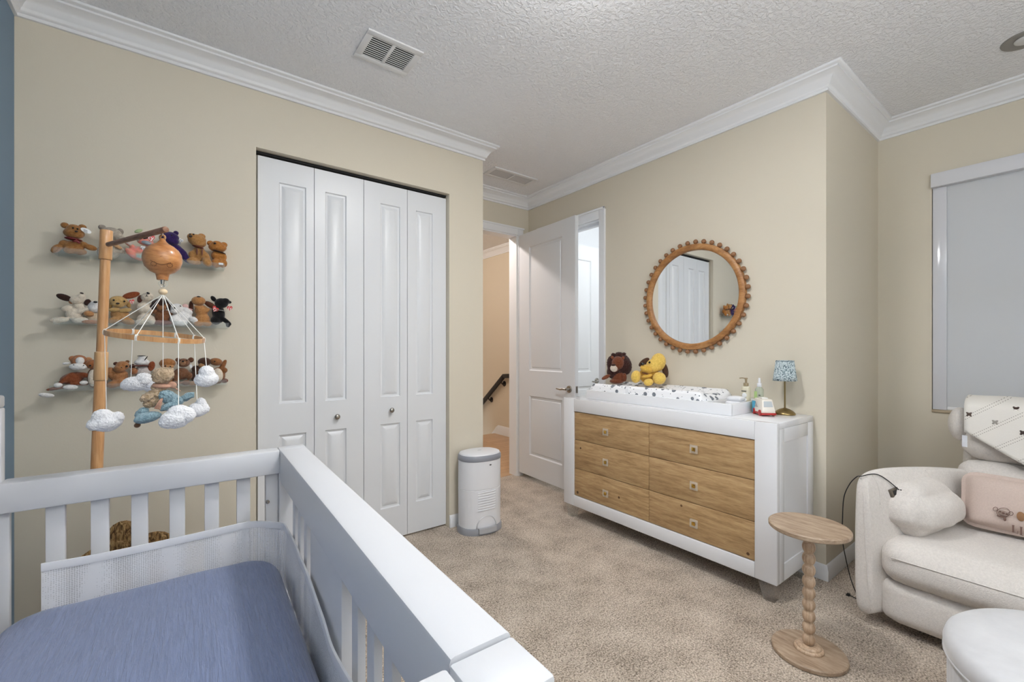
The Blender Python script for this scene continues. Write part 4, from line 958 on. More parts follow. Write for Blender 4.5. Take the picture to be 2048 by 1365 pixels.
b = nb(); c = pface(.025, .468, .001); tw_ = Matrix((px_, UP, pd)).transposed(); ell(b, c, (.009,.0055,.0015), tw_, 20); obj('badge', b, MW['greyp'], pl, 60)
b = nb(); ell(b, c+pd*.0012, (.006,.003,.001), tw_, 16); obj('badge_mark', b, MW['black'], pl, 60)
b = nb(); ell(b, pc3+UP*.5488, (.018,.004,.001), Matrix.Rotation(PA, 3, 'Z'), 16); obj('lid_mark', b, MW['greyp'], pl, 60)

# ================================================================== DRESSER
DX0, DX1, DY0, DY1, DZ0, DZ1 = 2.313, 2.776, .921, 2.408, .099, .891
dr = thing('dresser', 'white dresser with six oak drawers and clear tapered legs', 'dresser', (DX0, (DY0+DY1)/2, 0))
PWD = .104
b = nb(); box(b, DX0, DX0+.03, DY0, DY0+PWD, DZ0, DZ1, .002); obj('front_stile', b, MW['white_gloss'], dr)
b = nb(); box(b, DX0, DX0+.03, DY1-PWD, DY1, DZ0, DZ1, .002); obj('front_stile', b, MW['white_gloss'], dr)
b = nb(); box(b, DX0, DX0+.03, DY0+PWD+.0008, DY1-PWD-.0008, .798, DZ1, .0015); obj('top_rail', b, MW['white_gloss'], dr)
b = nb(); box(b, DX0, DX0+.03, DY0+PWD+.0008, DY1-PWD-.0008, DZ0, .177, .0015); obj('bottom_rail', b, MW['white_gloss'], dr)
b = nb(); box(b, DX0+.0302, DX1, DY0+.001, DY1-.001, DZ1-.03, DZ1-.0005, .001); obj('top_panel', b, MW['white_gloss'], dr)
for ys, y2 in ((DY0, DY0+.018), (DY1-.018, DY1)):   # shaker side: frame with a sunk panel
    b = nb(); e = .0005
    box(b, DX0+.0302, DX0+.085, ys, y2, DZ0, DZ1-.031, .001); box(b, DX1-.075, DX1, ys, y2, DZ0, DZ1-.031, .001)
    box(b, DX0+.0855, DX1-.0755, ys, y2, DZ0, DZ0+.085, .001); box(b, DX0+.0855, DX1-.0755, ys, y2, DZ1-.10, DZ1-.031, .001)
    box(b, DX0+.085, DX1-.075, ys+.006, y2-.006, DZ0+.084, DZ1-.099); obj('side_panel', b, MW['white_gloss'], dr)
b = nb(); box(b, DX0+.035, DX1-.005, DY0+.019, DY1-.019, DZ0+.002, DZ0+.02); box(b, DX1-.02, DX1-.006, DY0+.02, DY1-.02, DZ0+.02, DZ1-.031); obj('carcass', b, MW['white_gloss'], dr)
b = nb(); box(b, DX0+.028, DX0+.034, DY0+PWD-.004, DY1-PWD+.004, .176, .80); obj('drawer_recess', b, MW['dark'], dr)
zz = [.7955, .5905, .3800, .1795]; ym = 1.656; OAK = ((146,114,76),(178,145,102),(198,168,124)); fi = 0
for ri in range(3):
    for (y0, y1, kn) in ((ym+.0015, DY1-PWD-.003, 1.997), (DY0+PWD+.003, ym-.0015, 1.352)):
        z1, z0 = zz[ri]-.0018, zz[ri+1]+.0018; X0 = DX0+.006; rel = Vector((DX0, (DY0+DY1)/2, 0)); kts = []
        if fi % 2 == 0 and ri == 1: kts = [(Vector((X0, 2.24, .535))-rel, .007, (70,46,26))]
        if ri == 2 and kn > 1.5: kts = [(Vector((X0, 1.89, .27))-rel, .008, (96,64,36)), (Vector((X0, 2.27, .205))-rel, .010, (84,58,34))]
        if ri == 2 and kn < 1.5: kts = [(Vector((X0, 1.435, .345))-rel, .007, (100,68,40)), (Vector((X0, 1.06, .205))-rel, .008, (88,60,36))]
        mtl = wood('oak_drawer', *OAK, (2+fi*.13, 1.1, 11), 3.6+.2*fi, .5, 0, kts)
        b = nb(); box(b, X0, X0+.02, y0, y1, z0, z1, .0012); d_ = obj('drawer', b, mtl, dr)
        zc_ = {0:.690,1:.483,2:.270}[ri]; b = nb(); box(b, X0-.014, X0-.008, kn-.024, kn+.024, zc_-.024, zc_+.024, .002); kb = obj('knob', b, MW['knobglass'], d_)
        b = nb(); box(b, X0-.0085, X0, kn-.008, kn+.008, zc_-.008, zc_+.008); box(b, X0-.0155, X0-.0142, kn-.0105, kn+.0105, zc_-.0105, zc_+.0105, .0004); obj('knob_post', b, MW['gold'], d_)
        fi += 1
for x, y in ((DX0+.012, DY0+.012), (DX0+.012, DY1-.012), (DX1-.012, DY0+.012), (DX1-.012, DY1-.012)):
    sx_, sy_ = (1 if x < 2.5 else -1), (1 if y < 1.5 else -1); b = nb()
    q = lambda w, z, i: [Vector((x+sx_*(i+a*w), y+sy_*(i+c*w), z)) for a, c in ((0,0),(1,0),(1,1),(0,1))]
    loft(b, [q(.048, 0, .010), q(.085, DZ0, 0)]); obj('leg', b, clear('acrylic_leg', (236,232,228), .16, .04) if x < 2.5 and y < 1 else MW['acrylic'], dr)

# changing tray on the dresser
TZ = DZ1+.0005; TX0, TX1, TY0, TY1 = 2.385, 2.782, 1.178, 2.246
ty = thing('changing_tray', 'white changing tray frame on top of the dresser', 'tray', ((TX0+TX1)/2, (TY0+TY1)/2, TZ))
b = nb(); hgt = .064
box(b, TX0, TX0+.016, TY0, TY1, TZ, TZ+hgt, .0015); obj('front_board', b, MW['white_gloss'], ty)
b = nb(); box(b, TX1-.016, TX1, TY0, TY1, TZ, TZ+hgt, .0015); obj('back_board', b, MW['white_gloss'], ty)
for y in (TY0, TY1-.016): b = nb(); box(b, TX0+.0165, TX1-.0165, y, y+.016, TZ, TZ+hgt, .0015); obj('end_board', b, MW['white_gloss'], ty)
b = nb(); box(b, TX0+.0165, TX1-.0165, 1.345, 1.357, TZ+.0065, TZ+hgt-.004, .001); obj('divider', b, MW['white_gloss'], ty)
b = nb(); box(b, TX0+.0165, TX1-.0165, TY0+.0165, TY1-.0165, TZ, TZ+.006); obj('bottom', b, MW['white_gloss'], ty)
# contoured changing pad
PX0_, PX1_, PY0_, PY1_, PZ = TX0+.018, TX1-.018, 1.360, TY1-.018, TZ+.0065
pad = thing('changing_pad', 'contoured changing pad in a planet print cover on the dresser', 'changing pad', ((PX0_+PX1_)/2, (PY0_+PY1_)/2, PZ))
def padz(u): return .084+.036*abs(u)**2.2           # raised long sides
rings = []
for k in range(41):
    v = -1+2*k/40; y = (PY0_+PY1_)/2+v*(PY1_-PY0_)/2; e = (1-abs(v)**40); ring = []
    for i in range(25):
        u = -1+2*i/24; ue = 1-abs(u)**18; x = (PX0_+PX1_)/2+u*(PX1_-PX0_)/2
        ring.append(Vector((x, y, PZ+max(.004, padz(u)*(.72+.28*ue)*(.72+.28*e)+.0015*noise.noise(Vector((u*3, v*8, 1)))))))
    ring += [Vector((PX1_, y, PZ)), Vector((PX0_, y, PZ))]; rings.append(ring)
b = nb(); loft(b, rings); obj('cover', b, MW['planet'], pad, 60)
b = nb(); y = 1.89; ring2 = []
for dy in (-.014, .014): ring2.append([Vector(((PX0_+PX1_)/2+u*(PX1_-PX0_)/2-(.0015 if i == 0 else 0), y+dy, PZ+padz(u)*(.72+.28*(1-abs(u)**18))+.0015)) for i, u in enumerate([-1, -.985, -.95, -.85, -.6])]+[Vector(((PX0_+PX1_)/2-.6*(PX1_-PX0_)/2, y+dy, PZ+padz(.6)-.002)), Vector((PX0_, y+dy, PZ))])
loft(b, ring2); obj('strap', b, mat('pad_strap', (226,228,232), .6), pad)

# plush lion and plush yellow dog on the pad
o = Toy('plush_lion', 'brown plush lion with curly dark mane on the changing pad', 'plush toy', 1238, 740, X=2.655)
LB = (112,62,40); MN = fur('lion_mane', (64,34,28), 12, 140, .8)
o.part('body', F(LB), [(1237,757,14,14,0,0,12),(1233,765,14,5.5,0,.02,9),(1212,757,10,4,28,.03),(1249,757,4.5,9,0,.03)])
mn = o.part('mane', MN, [(1240,730,21,20,0,-.012,13),(1230,746,16,16,0,.006,9),(1250,735,13,18,0,0,11),(1223,730,9,16,0,.004,7),(1238,712,8,5,0,.0,6),(1226,712,4,3,30,.004,3),(1248,711,4,3,0,.0,3)], .003); curly(mn, .012)
o.part('head', F(LB), [(1236,729,13,14,0,.020,12),(1230,738,8,9,0,.034,8)]); o.part('muzzle', F((206,192,178)), [(1228,739,7.5,7.5,0,.050,5)]); o.part('nose', F((62,40,34), 6), [(1227,732.5,4.5,2.5,0,.058,3)])
o.root.location.z += .009
for e in ((1225,718,3,4,20,.03,2.5),(1246,719,3,4,-20,.03,2.5)): o.part('ear', F((130,72,48)), [e])
o = Toy('plush_dog', 'yellow plush dog with floppy dark brown ears on the changing pad', 'plush toy', 1298, 740, X=2.655)
YD, YL = (214,170,72), (226,190,96)
o.part('body', F(YD), [(1298,748,20,18,0,-.01,13)])
o.part('head', F(YL), [(1316,722,15,19,-10,.010,14),(1306,729,14,14,0,.024,12)]); o.part('muzzle', F(YD), [(1293,735,13,8.5,-18,.052,10)])
o.part('jaw', F(YD), [(1294,749,11,4.5,12,.048,7)]); o.part('mouth', F((90,44,34), 6), [(1290,743.5,7,1.1,-10,.074,2)])
o.part('nose', EYE, [(1285.5,725,4,3,0,.070,3)]); [o.part('eye', EYE, [e]) for e in ((1299,722,2,2.4,0,.062,1.6),(1308,726,2,2.4,0,.056,1.6))]
o.part('ear', F((74,50,36), 8), [(1288,722,13,6,40,.018,3.5)]); o.part('ear', F((74,50,36), 8), [(1330,738,6,15,10,.006,4)])
for e in ((1272,751,10,13,-8,.034),(1297,761,9.5,7.5,10,.060),(1318,753,13,12.5,0,.050)): o.part('paw', F(YL), [e])
o.part('paw_pad', F((236,206,90), 6), [(1318,753,8,8,0,.074,3)])
o.root.location.z -= .010

# things in and beside the tray
def bottle(name, label, x, y, z, prof, m): t_ = thing(name, label, 'bottle', (x, y, z), 0, 'bottles in the changing tray'); b = nb(); lathe(b, (x, y, z), prof, 28); obj('body', b, m, t_, 40); return t_
zt = TZ+.0065; p1, p2 = at(1492,790,X=2.655), at(1517,790,X=2.655)
t_ = bottle('pump_bottle', 'lotion bottle with beige pump head standing in the changing tray', 2.655, p1.y, zt, [(.024,0),(.026,.004),(.026,.128),(.022,.138),(.012,.142)], mat('lotion_bottle', (212,205,182), .3))
b = nb(); cyl(b, (2.655,p1.y,zt+.142), (2.655,p1.y,zt+.160), .014, .014, 20, .002); cyl(b, (2.655,p1.y,zt+.160), (2.655,p1.y,zt+.180), .006, .006, 12); cyl(b, (2.655,p1.y,zt+.180), (2.655,p1.y,zt+.190), .009, .009, 14, .002)
tube(b, [(2.655,p1.y,zt+.186),(2.65,p1.y+.02,zt+.188),(2.648,p1.y+.034,zt+.186)], .0035, 8); obj('pump', b, mat('pump_beige', (150,134,106), .35), t_, 50)
b = nb(); box(b, 2.6275, 2.6285, p1.y-.014, p1.y+.014, zt+.110, zt+.115); obj('lettering', b, mat('label_ink', (70,70,66), .6), t_)
b = nb(); ell(b, (2.629,p1.y-.002,zt+.088), (.002,.014,.015)); ell(b, (2.629,p1.y+.002,zt+.062), (.002,.018,.013)); obj('label', b, mat('label_white', (232,234,234), .5), t_, 60)
t_ = bottle('spray_bottle', 'clear spray bottle with white cap standing near the wall', 2.665, p2.y, zt, [(.020,0),(.022,.004),(.022,.125),(.012,.140)], clear('clear_bottle', (222,228,216), .35, .06))
b = nb(); cyl(b, (2.665,p2.y,zt+.140), (2.665,p2.y,zt+.162), .012, .012, 20, .002); cyl(b, (2.665,p2.y,zt+.162), (2.665,p2.y,zt+.192), .007, .005, 16, .001); obj('cap', b, MW['plastic'], t_, 50)
b = nb(); box(b, 2.641, 2.643, p2.y+.002, p2.y+.018, zt+.02, zt+.115, .0005); obj('green_label', b, mat('label_green', (160,186,120), .5), t_)
b = nb()
for k in range(5): box(b, 2.6405, 2.6415, p2.y-.016, p2.y-.006+.002*(k % 2), zt+.040+k*.013, zt+.045+k*.013)
obj('lettering', b, mat('label_ink2', (60,60,60), .6), t_)
t_ = thing('ointment_tub', 'small teal tub between the two bottles', 'tub', (2.62, 1.185+.02, zt)); ct = at(1511,797,X=2.60)
t_.location = (2.60, ct.y, zt); WM[t_.name] = Matrix.Translation(t_.location)
b = nb(); lathe(b, (2.60, ct.y, zt), [(.017,0),(.018,.003),(.018,.062),(.016,.066)], 26); obj('tub', b, mat('teal_plastic', (72,150,178), .35), t_, 40)
wd = at(1484,799,X=2.57)
t_ = thing('wipe_dispenser', 'white rounded wipe dispenser at the end of the tray', 'dispenser', (2.57, wd.y, zt))
b = nb(); wd = Vector((2.57,1.244,0)); softbox(b, 2.53, 2.61, wd.y-.044, wd.y+.044, zt, zt+.058, .012, (.004,.004,0), 10); obj('body', b, MW['plastic'], t_, 60)
b = nb(); softbox(b, 2.535, 2.605, wd.y-.041, wd.y+.041, zt+.0585, zt+.082, .012, (0,0,.006), 10); obj('lid', b, MW['plastic'], t_, 60)
# toy van
cv = at(1525,828,Z=DZ1); CVM = Matrix.Translation((2.585, 1.098, DZ1)) @ Matrix.Rotation(R(226), 4, 'Z')
van = thing('toy_van', 'cream toy van with red wheels beside the changing tray', 'toy van', (2.585, 1.098, DZ1), R(226))
def taper(b):
    for v in b.verts: v.co.y *= 1-.26*max(0, v.co.z-.02)/.07
    bmesh.ops.transform(b, matrix=CVM, verts=b.verts); return b
b = nb(); prism(b, [Vector((x, -.036, z)) for x, z in ((-.062,.016),(-.062,.066),(-.050,.090),(.046,.090),(.064,.030),(.064,.016))], Vector((0, .072, 0)))
bmesh.ops.bevel(b, geom=list(b.edges), offset=.005, segments=3, profile=.5, affect='EDGES'); obj('body', taper(b), mat('van_cream', (226,219,208), .35), van, 40)
b = nb(); box(b, -.064, .070, -.037, .037, .007, .018, .003, CVM); obj('chassis', b, mat('van_red', (176,44,40), .4), van)
for x in (-.036, .040):
    for y in (-.040, .028):
        b = nb(); cyl(b, CVM @ Vector((x, y, .0165)), CVM @ Vector((x, y+.012, .0165)), .0165, .0165, 24, .002); wl = obj('wheel', b, mat('wheel_red', (170,40,36), .4), van, 40)
b = nb(); prism(b, [Vector((.046+.018*(.09-z)/.06+.0012, y, z)) for y, z in ((-.026,.050),(.026,.050),(.026,.080),(-.026,.080))], Vector((-.003, 0, 0))); obj('windscreen', taper(b), mat('van_glass', (178,184,187), .25), van)
b = nb(); box(b, -.062, -.060, -.024, .024, .058, .080, .001, CVM @ Matrix.Translation((-.0022,0,0))); obj('rear_window', b, mat('van_glass2', (176,182,184), .2), van)
b = nb(); box(b, -.03, .02, -.016, .016, .0895, .097, .003, CVM); obj('roof_rack', b, mat('van_white', (230,228,224), .4), van)
fc = bpy.data.curves.new('van_lettering', 'FONT'); fc.body = '2'; fc.size = .028; fc.align_x = 'CENTER'; fc.extrude = .0002
lo = bpy.data.objects.new('van_lettering', fc); COL.objects.link(lo); fc.materials.append(TAGM['ink'])
letters(lo, CVM @ Matrix.Translation((-.012,-.0332,.052)) @ Matrix.Rotation(R(104), 4, 'X'), van)
b = nb(); box(b, -.030, .008, -.0345, -.0335, .046, .0475, 0, CVM); obj('van_stripe', b, TAGM['ink'], van)
# table lamp
lx, ly = 2.700, 1.034; LM = Vector((lx, ly, DZ1))
tl_ = thing('table_lamp', 'small brass table lamp with a pleated blue floral shade', 'lamp', LM)
b = nb(); lathe(b, LM, [(.052,.0),(.053,.004),(.050,.010),(.040,.020),(.026,.029),(.012,.034),(.006,.036)], 40); obj('base', b, MW['brass'], tl_, 60)
b = nb(); cyl(b, LM+UP*.034, LM+UP*.20, .0042, .0042, 14); obj('stem', b, MW['brass'], tl_, 60)
b = nb(); t = nb(); rows = []
for z, r in ((.188,.058),(.215,.0545),(.25,.0495),(.285,.0455),(.296,.044),(.302,.043)):
    rows.append([t.verts.new(LM+Vector(((r+(.0012 if k % 2 else -.0012))*math.cos(2*PI*k/96), (r+(.0012 if k % 2 else -.0012))*math.sin(2*PI*k/96), z))) for k in range(96)])
for a, c in zip(rows, rows[1:]):
    for k in range(96): t.faces.new((a[k], a[(k+1) % 96], c[(k+1) % 96], c[k]))
obj('lamp_shade', t, MW['floral'], tl_, 60, solid=.001)
b = nb(); tube(b, [LM+Vector((.0435*math.cos(a), .0435*math.sin(a), .298)) for a in [2*PI*k/40 for k in range(40)]], .0018, 6, True); obj('shade_trim', b, mat('shade_trim', (86,100,108), .8), tl_, 60)
b = nb(); ell(b, LM+UP*.225, (.016,.016,.024)); obj('bulb', b, MW['plastic'], tl_, 60)

# ================================================================== MIRROR
mc = Vector((XD, 1.640, 1.612))
mr = thing('wall_mirror', 'round wall mirror in a wooden frame edged with wooden balls', 'mirror', mc)
RM = Matrix.Rotation(-PI/2, 3, 'Y')     # lathe axis toward the room (-x)
b = nb(); prof = [(.320,.004),(.318,.022),(.322,.030),(.330,.034),(.348,.034),(.358,.028),(.360,.018),(.360,.004)]
t = nb(); rows = []
for r, z in prof: rows.append([t.verts.new(mc+Vector((-z, r*math.cos(2*PI*k/96), r*math.sin(2*PI*k/96)))) for k in range(96)])
for i in range(len(rows)):
    a, c = rows[i], rows[(i+1) % len(rows)]
    for k in range(96): t.faces.new((a[k], a[(k+1) % 96], c[(k+1) % 96], c[k]))
bmesh.ops.recalc_face_normals(t, faces=t.faces); obj('frame', t, MW['mirrorwood'], mr, 40)
gm, nt, bs2 = new_mat('mirror_glass'); bs2.inputs['Metallic'].default_value = 1; bs2.inputs['Roughness'].default_value = .01; bs2.inputs['Base Color'].default_value = (.88,.90,.91,1)
b = nb(); cyl(b, mc-Vector((.004,0,0)), mc-Vector((.010,0,0)), .322, .322, 96); obj('mirror_glass', b, gm, mr, 40).rotation_euler = (0, 0, R(.85))
bead0 = None
for k in range(40):
    a = 2*PI*(k+.5)/40; p = Vector((-.020, .373*math.cos(a), .373*math.sin(a)))
    if bead0 is None: b = nb(); ell(b, mc, (.0155,.0155,.0155), None, 20); bead0 = obj('bead', b, MW['bead'], mr, 180); bd_ = bead0
    else: bd_ = bead0.copy(); COL.objects.link(bd_); bd_.parent = mr
    bd_.location = p

# ================================================================== SIDE TABLE
sx0, sy0 = 2.062, .700
st = thing('side_table', 'round washed oak side table with a bobbin turned column', 'table', (sx0, sy0, 0))
def disc(b, z0, z1, r, bev): lathe(b, (sx0, sy0, 0), [(r-bev,z0),(r,z0+bev),(r,z1-bev),(r-bev,z1)], 72)
b = nb(); disc(b, .0, .020, .133, .004); obj('base', b, MW['table'], st, 40)
b = nb(); lathe(b, (sx0, sy0, 0), [(.052,.020),(.053,.026),(.050,.031),(.044,.032),(.043,.037),(.038,.040),(.034,.041)], 48); obj('collar', b, MW['tablecol'], st, 50)
b = nb(); pr_ = []; N_ = 10; z0_, z1_ = .040, .512; hb = (z1_-z0_)/N_
for i in range(N_):
    for q in range(8):
        s_ = q/8; pr_.append((.0150+.0088*math.sin(PI*s_)**.8, z0_+hb*(i+s_)))
pr_.append((.022, z1_)); lathe(b, (sx0, sy0, 0), pr_, 40); obj('column', b, MW['tablecol'], st, 80)
b = nb(); disc(b, .512, .532, .144, .004); obj('top', b, MW['table'], st, 40)

# ================================================================== OTTOMAN
ox, oy = 1.822, -.05
ot = thing('ottoman', 'round pale velvet ottoman with pleated sides in front of the armchair', 'ottoman', (ox, oy, 0))
b = nb(); lathe(b, (ox, oy, 0), [(.300,.012),(.304,.02),(.305,.378),(.301,.393),(.28,.396)], 288, lambda r, z, a: r*(1+(.013 if r > .29 and z < .392 else 0)*(abs(math.cos(a*36))-.6)))
obj('side', b, MW['velvet'], ot, 70)
b = nb(); lathe(b, (ox, oy, 0), [(.308,.394),(.314,.403),(.315,.423),(.310,.440),(.296,.453),(.25,.459),(.12,.462),(.01,.463)], 72); obj('cushion', b, MW['velvet'], ot, 70)
b = nb(); tube(b, [Vector((ox+.312*math.cos(a), oy+.312*math.sin(a), .398)) for a in [2*PI*k/72 for k in range(72)]], .004, 8, True); obj('piping', b, MW['velvet'], ot, 70)
b = nb(); cyl(b, (ox,oy,0), (ox,oy,.014), .27, .27, 48); obj('base', b, MW['black'], ot)

# ================================================================== ARMCHAIR
def surface_at(o, px, py):
    bpy.context.view_layer.update(); ev = o.evaluated_get(bpy.context.evaluated_depsgraph_get())
    Mi = o.matrix_world.inverted(); ok, loc, nrm, _ = ev.ray_cast(Mi @ ORG, (Mi.to_3x3() @ ray(px, py)).normalized())
    return (o.matrix_world @ loc, (o.matrix_world.to_3x3() @ nrm).normalized()) if ok else (at(px, py, X=2.635), Vector((-.35,-.62,.7)).normalized())
YM = .06
ch = thing('armchair', 'cream boucle reclining armchair in the corner under the window', 'armchair', (2.95, YM, 0))
def mirr(p, s): return Vector((p.x, p.y if s > 0 else 2*YM-p.y, p.z))
ARM = [(2.462,.625,.655,.652,.588),(2.482,.630,.692,.658,.592),(2.56,.612,.704,.658,.540),(2.68,.572,.704,.655,.490),(2.82,.500,.698,.645,.43),(2.98,.432,.684,.63,.38),(3.12,.372,.665,.60,.33),(3.34,.33,.62,.56,.27)]
for s in (1, -1):
    rings = []
    for x, yr, z, yo, yi in ARM:
        rings.append([mirr(Vector(p), s) for p in ((x,yo-.01,.05),(x,yo,.12),(x,yo,z-.22),(x,yo-.004,z-.10),(x,(yr+yo)/2+.008,z-.030),(x,yr,z),(x,yr-.028,z-.020),(x,yi+.012,z-.085),(x,yi,z-.17),(x,yi-.004,.36),(x,yi-.004,.12),(x,yi,.05))])
    b = nb(); loft(b, rings); o_ = obj('arm', b, MW['boucle'], ch, 180, 2)
    if s == 1: arm_o = o_
for pts in ([(1727,985),(1729,1050),(1733,1120),(1737,1180),(1742,1222)], [(1790,945),(1806,972),(1812,990)], [(1850,941),(1864,958),(1870,972)], [(1745,952),(1757,975),(1760,1010)]):
    b = nb(); tube(b, curve_pts([(lambda q: q[0]+q[1]*.0006)(surface_at(arm_o, *p)) for p in pts], 6), .0022, 6); obj('seam', b, MW['boucle'], ch, 180)
YA, YB_ = .572, 2*YM-.572
b = nb(); softbox(b, 2.492, 2.72, YB_, YA, .045, .238, .05, (.02,0,.004), 16); obj('footrest', b, MW['boucle'], ch, 180)
b = nb(); softbox(b, 2.462, 3.12, YB_, YA, .226, .415, .075, (.035,0,.018), 22); obj('seat', b, MW['boucle'], ch, 180)
b = nb(); tube(b, [(2.452-.02*math.sin(PI*k/24), YA-.05-(YA-YB_-.1)*k/24, .352+.004*math.sin(PI*k/24)) for k in range(25)], .0028, 6); obj('seat_seam', b, MW['boucle'], ch, 180)
b = nb(); box(b, 2.62, 3.45, YB_+.03, YA-.03, .02, .25, .03); obj('base', b, MW['boucle'], ch)
TB_ = Matrix.Translation((3.06, 0, .40)) @ Matrix.Rotation(R(9), 4, 'Y') @ Matrix.Translation((-3.06, 0, -.40))
b = nb(); softbox(b, 3.055, 3.33, 2*YM-.405, .405, .33, .715, .06, (.03,.01,.01), 20, TB_); obj('backrest', b, MW['boucle'], ch, 180)
b = nb(); softbox(b, 3.062, 3.31, 2*YM-.395, .395, .722, .965, .07, (.025,.012,.012), 20, TB_); obj('headrest', b, MW['boucle'], ch, 180)
b = nb(); ell(b, Vector((3.20,.405,.872)), (.075,.045,.085), None, 28); obj('head_wing', b, MW['boucle'], ch, 180)
b = nb(); softbox(b, 3.30, 3.44, 2*YM-.42, .42, .06, .80, .06, (.02,0,.01), 14, TB_); obj('back_shell', b, MW['boucle'], ch, 180)
# arm cushion on the inner arm
b = nb(); softbox(b, 2.555, 2.93, .382, .565, .425, .625, .085, (.02,.03,.03), 20, Matrix.Translation((2.75,.47,.52)) @ Matrix.Rotation(R(-13), 4, 'Z') @ Matrix.Translation((-2.75,-.47,-.52)), .014, 4); obj('arm_pad', b, MW['boucle'], ch, 180)
# control plate with sockets on the arm
oc, on = surface_at(arm_o, 1789, 984); ou = Vector((.93,-.30,.2)); ou = (ou-on*ou.dot(on)).normalized(); ow = on.cross(ou)
OM = Matrix((ou, ow, on)).transposed().to_4x4(); OM.translation = oc+on*.006
b = nb(); box(b, -.032, .032, -.017, .017, -.012, .004, .002, OM); cp_ = obj('control_plate', b, mat('grey_brown_plate', (98,90,80), .5), ch)
b = nb(); box(b, -.022, .010, -.010, .010, .0042, .0055, .001, OM); obj('socket', b, MW['black'], cp_)
# lumbar pillow with embroidery
pw_ = thing('lumbar_pillow', 'dusty pink lumbar pillow with embroidered bears and letters on the armchair', 'pillow', (2.97, .10, .43))
PM = Matrix.Translation((2.918, .078, .565)) @ Matrix.Rotation(R(16), 4, 'Y')
b = nb(); softbox(b, -.052, .052, -.290, .290, -.122, .122, .05, (.018,0,0), 22, PM, .004, 2, 1); obj('cover', b, MW['pillowpink'], pw_, 180)
INK = mat('embroidery_brown', (112,86,76), .8); FUZ = mat('embroidery_tan', (150,112,80), .9)
def onp(px, py, out=.004):      # point on the pillow face
    P0 = PM @ Vector((-.066, 0, 0)); n_ = PM.to_3x3() @ Vector((-1,0,0)); d = ray(px, py); t_ = (P0-ORG).dot(n_)/d.dot(n_); return ORG+d*t_+n_*out
nP = PM.to_3x3() @ Vector((-1,0,0))
def strip(pts, w_): b = nb(); tube(b, pts, w_, 6); return b
def loop2(px, py, rx, ry): return [onp(px+rx*math.cos(a), py+ry*math.sin(a)) for a in [2*PI*k/24 for k in range(25)]]
b = nb()
tube(b, loop2(2007,1026,13,9.5), .0010, 5); tube(b, loop2(1991,1019,4.5,4), .0010, 5); tube(b, loop2(2022,1028,4.5,4), .0010, 5); obj('bear_outline', b, INK, pw_)
b = nb(); ell(b, onp(2007,1028), (.004,.016,.012)); obj('bear_muzzle', b, mat('embroidery_grey', (150,130,120), .9), pw_, 60)
b = nb()
for q in ((2000.5,1024,.0035),(2007,1027,.0045),(2014,1029,.0035)): ell(b, onp(q[0], q[1], .008), (.003, q[2], q[2]))
ell(b, onp(2003,1034,.005), (.003,.014,.004)); ell(b, onp(2010,1039,.005), (.003,.004,.009)); obj('bear_features', b, INK, pw_, 60)
b = nb(); ell(b, onp(2042,1034), (.005,.012,.020)); ell(b, onp(2040,1033), (.005,.008,.006)); obj('brown_bear', b, FUZ, pw_, 60)
def bar(b, p, q, w_):
    p, q = onp(*p), onp(*q); d = (q-p).normalized(); s_ = d.cross(nP).normalized()*w_/2
    prism(b, [p-s_, p+s_, q+s_, q-s_], nP*.0012)
b = nb()
for p, q, w_ in (((2026.5,1051),(2026.5,1066),.0055),((2024,1051),(2029.5,1052.5),.0018),((2023.5,1064),(2035.5,1068),.0020),((2035.5,1068),(2036,1063),.0018),
                 ((2042.5,1055),(2042.5,1071),.0055),((2039.5,1054),(2046,1056),.0018),((2039.5,1069.5),(2046,1071.8),.0018)): bar(b, p, q, w_)
obj('embroidered_letters', b, INK, pw_)
# throw blanket over the headrest
bk_ = thing('throw_blanket', 'cream knitted throw with small bear motifs draped over the headrest', 'blanket', (3.2, .08, .98))
def hp(s_):     # path over the headrest: s=0 at the top front edge, positive down the front, negative over the back
    if s_ >= 0: return (3.106-.15*s_-.004, .962-s_)
    k = -s_
    if k < .32: a = k/.32*PI; return (3.272-.170*math.cos(a), .962+.058*math.sin(a))
    return (3.446, .962-(k-.32))
mB, nt, bs3 = new_mat('pointelle_knit'); v = coords(nt, (1,1,1), (R(38),0,0)); bs3.inputs['Roughness'].default_value = .95
sp = nt.nodes.new('ShaderNodeSeparateXYZ'); nt.links.new(v, sp.inputs[0])
ln_ = math_n(nt, 'LESS_THAN', math_n(nt, 'ABSOLUTE', math_n(nt, 'SUBTRACT', math_n(nt, 'FRACT', math_n(nt, 'MULTIPLY', sp.outputs[2], 12)), .5)), .018)
l2_ = math_n(nt, 'LESS_THAN', math_n(nt, 'ABSOLUTE', math_n(nt, 'SUBTRACT', math_n(nt, 'FRACT', math_n(nt, 'MULTIPLY', sp.outputs[2], 12)), .64)), .018)
dt_ = math_n(nt, 'GREATER_THAN', math_n(nt, 'FRACT', math_n(nt, 'MULTIPLY', sp.outputs[1], 120)), .5)
f_ = math_n(nt, 'MULTIPLY', math_n(nt, 'ADD', ln_, l2_), dt_)
nt.links.new(mixc(nt, f_, lin((228,224,217)), lin((168,162,154))), bs3.inputs['Base Color']); add_bump(nt, bs3, noise_tex(nt, coords(nt), 260, 2), .3, .003)
t = nb(); rows = []; NU, NV = 40, 36
for i in range(NU+1):
    y = .382-.684*i/NU; L = .115+.155*max(0, min(1, (.375-y)/.24)) if y > .10 else .27-.25*(.10-y)
    row = []
    for j in range(NV+1):
        s_ = -.42+(L+.42)*j/NV; x, z = hp(s_); x -= .006+.004*noise.noise(Vector((y*14, s_*12, 0))); row.append(t.verts.new((x, y+.012*(.5-j/NV), z+.004*noise.noise(Vector((y*10, s_*6, 5))))))
    rows.append(row)
for i in range(NU):
    for j in range(NV): t.faces.new((rows[i][j], rows[i][j+1], rows[i+1][j+1], rows[i+1][j]))
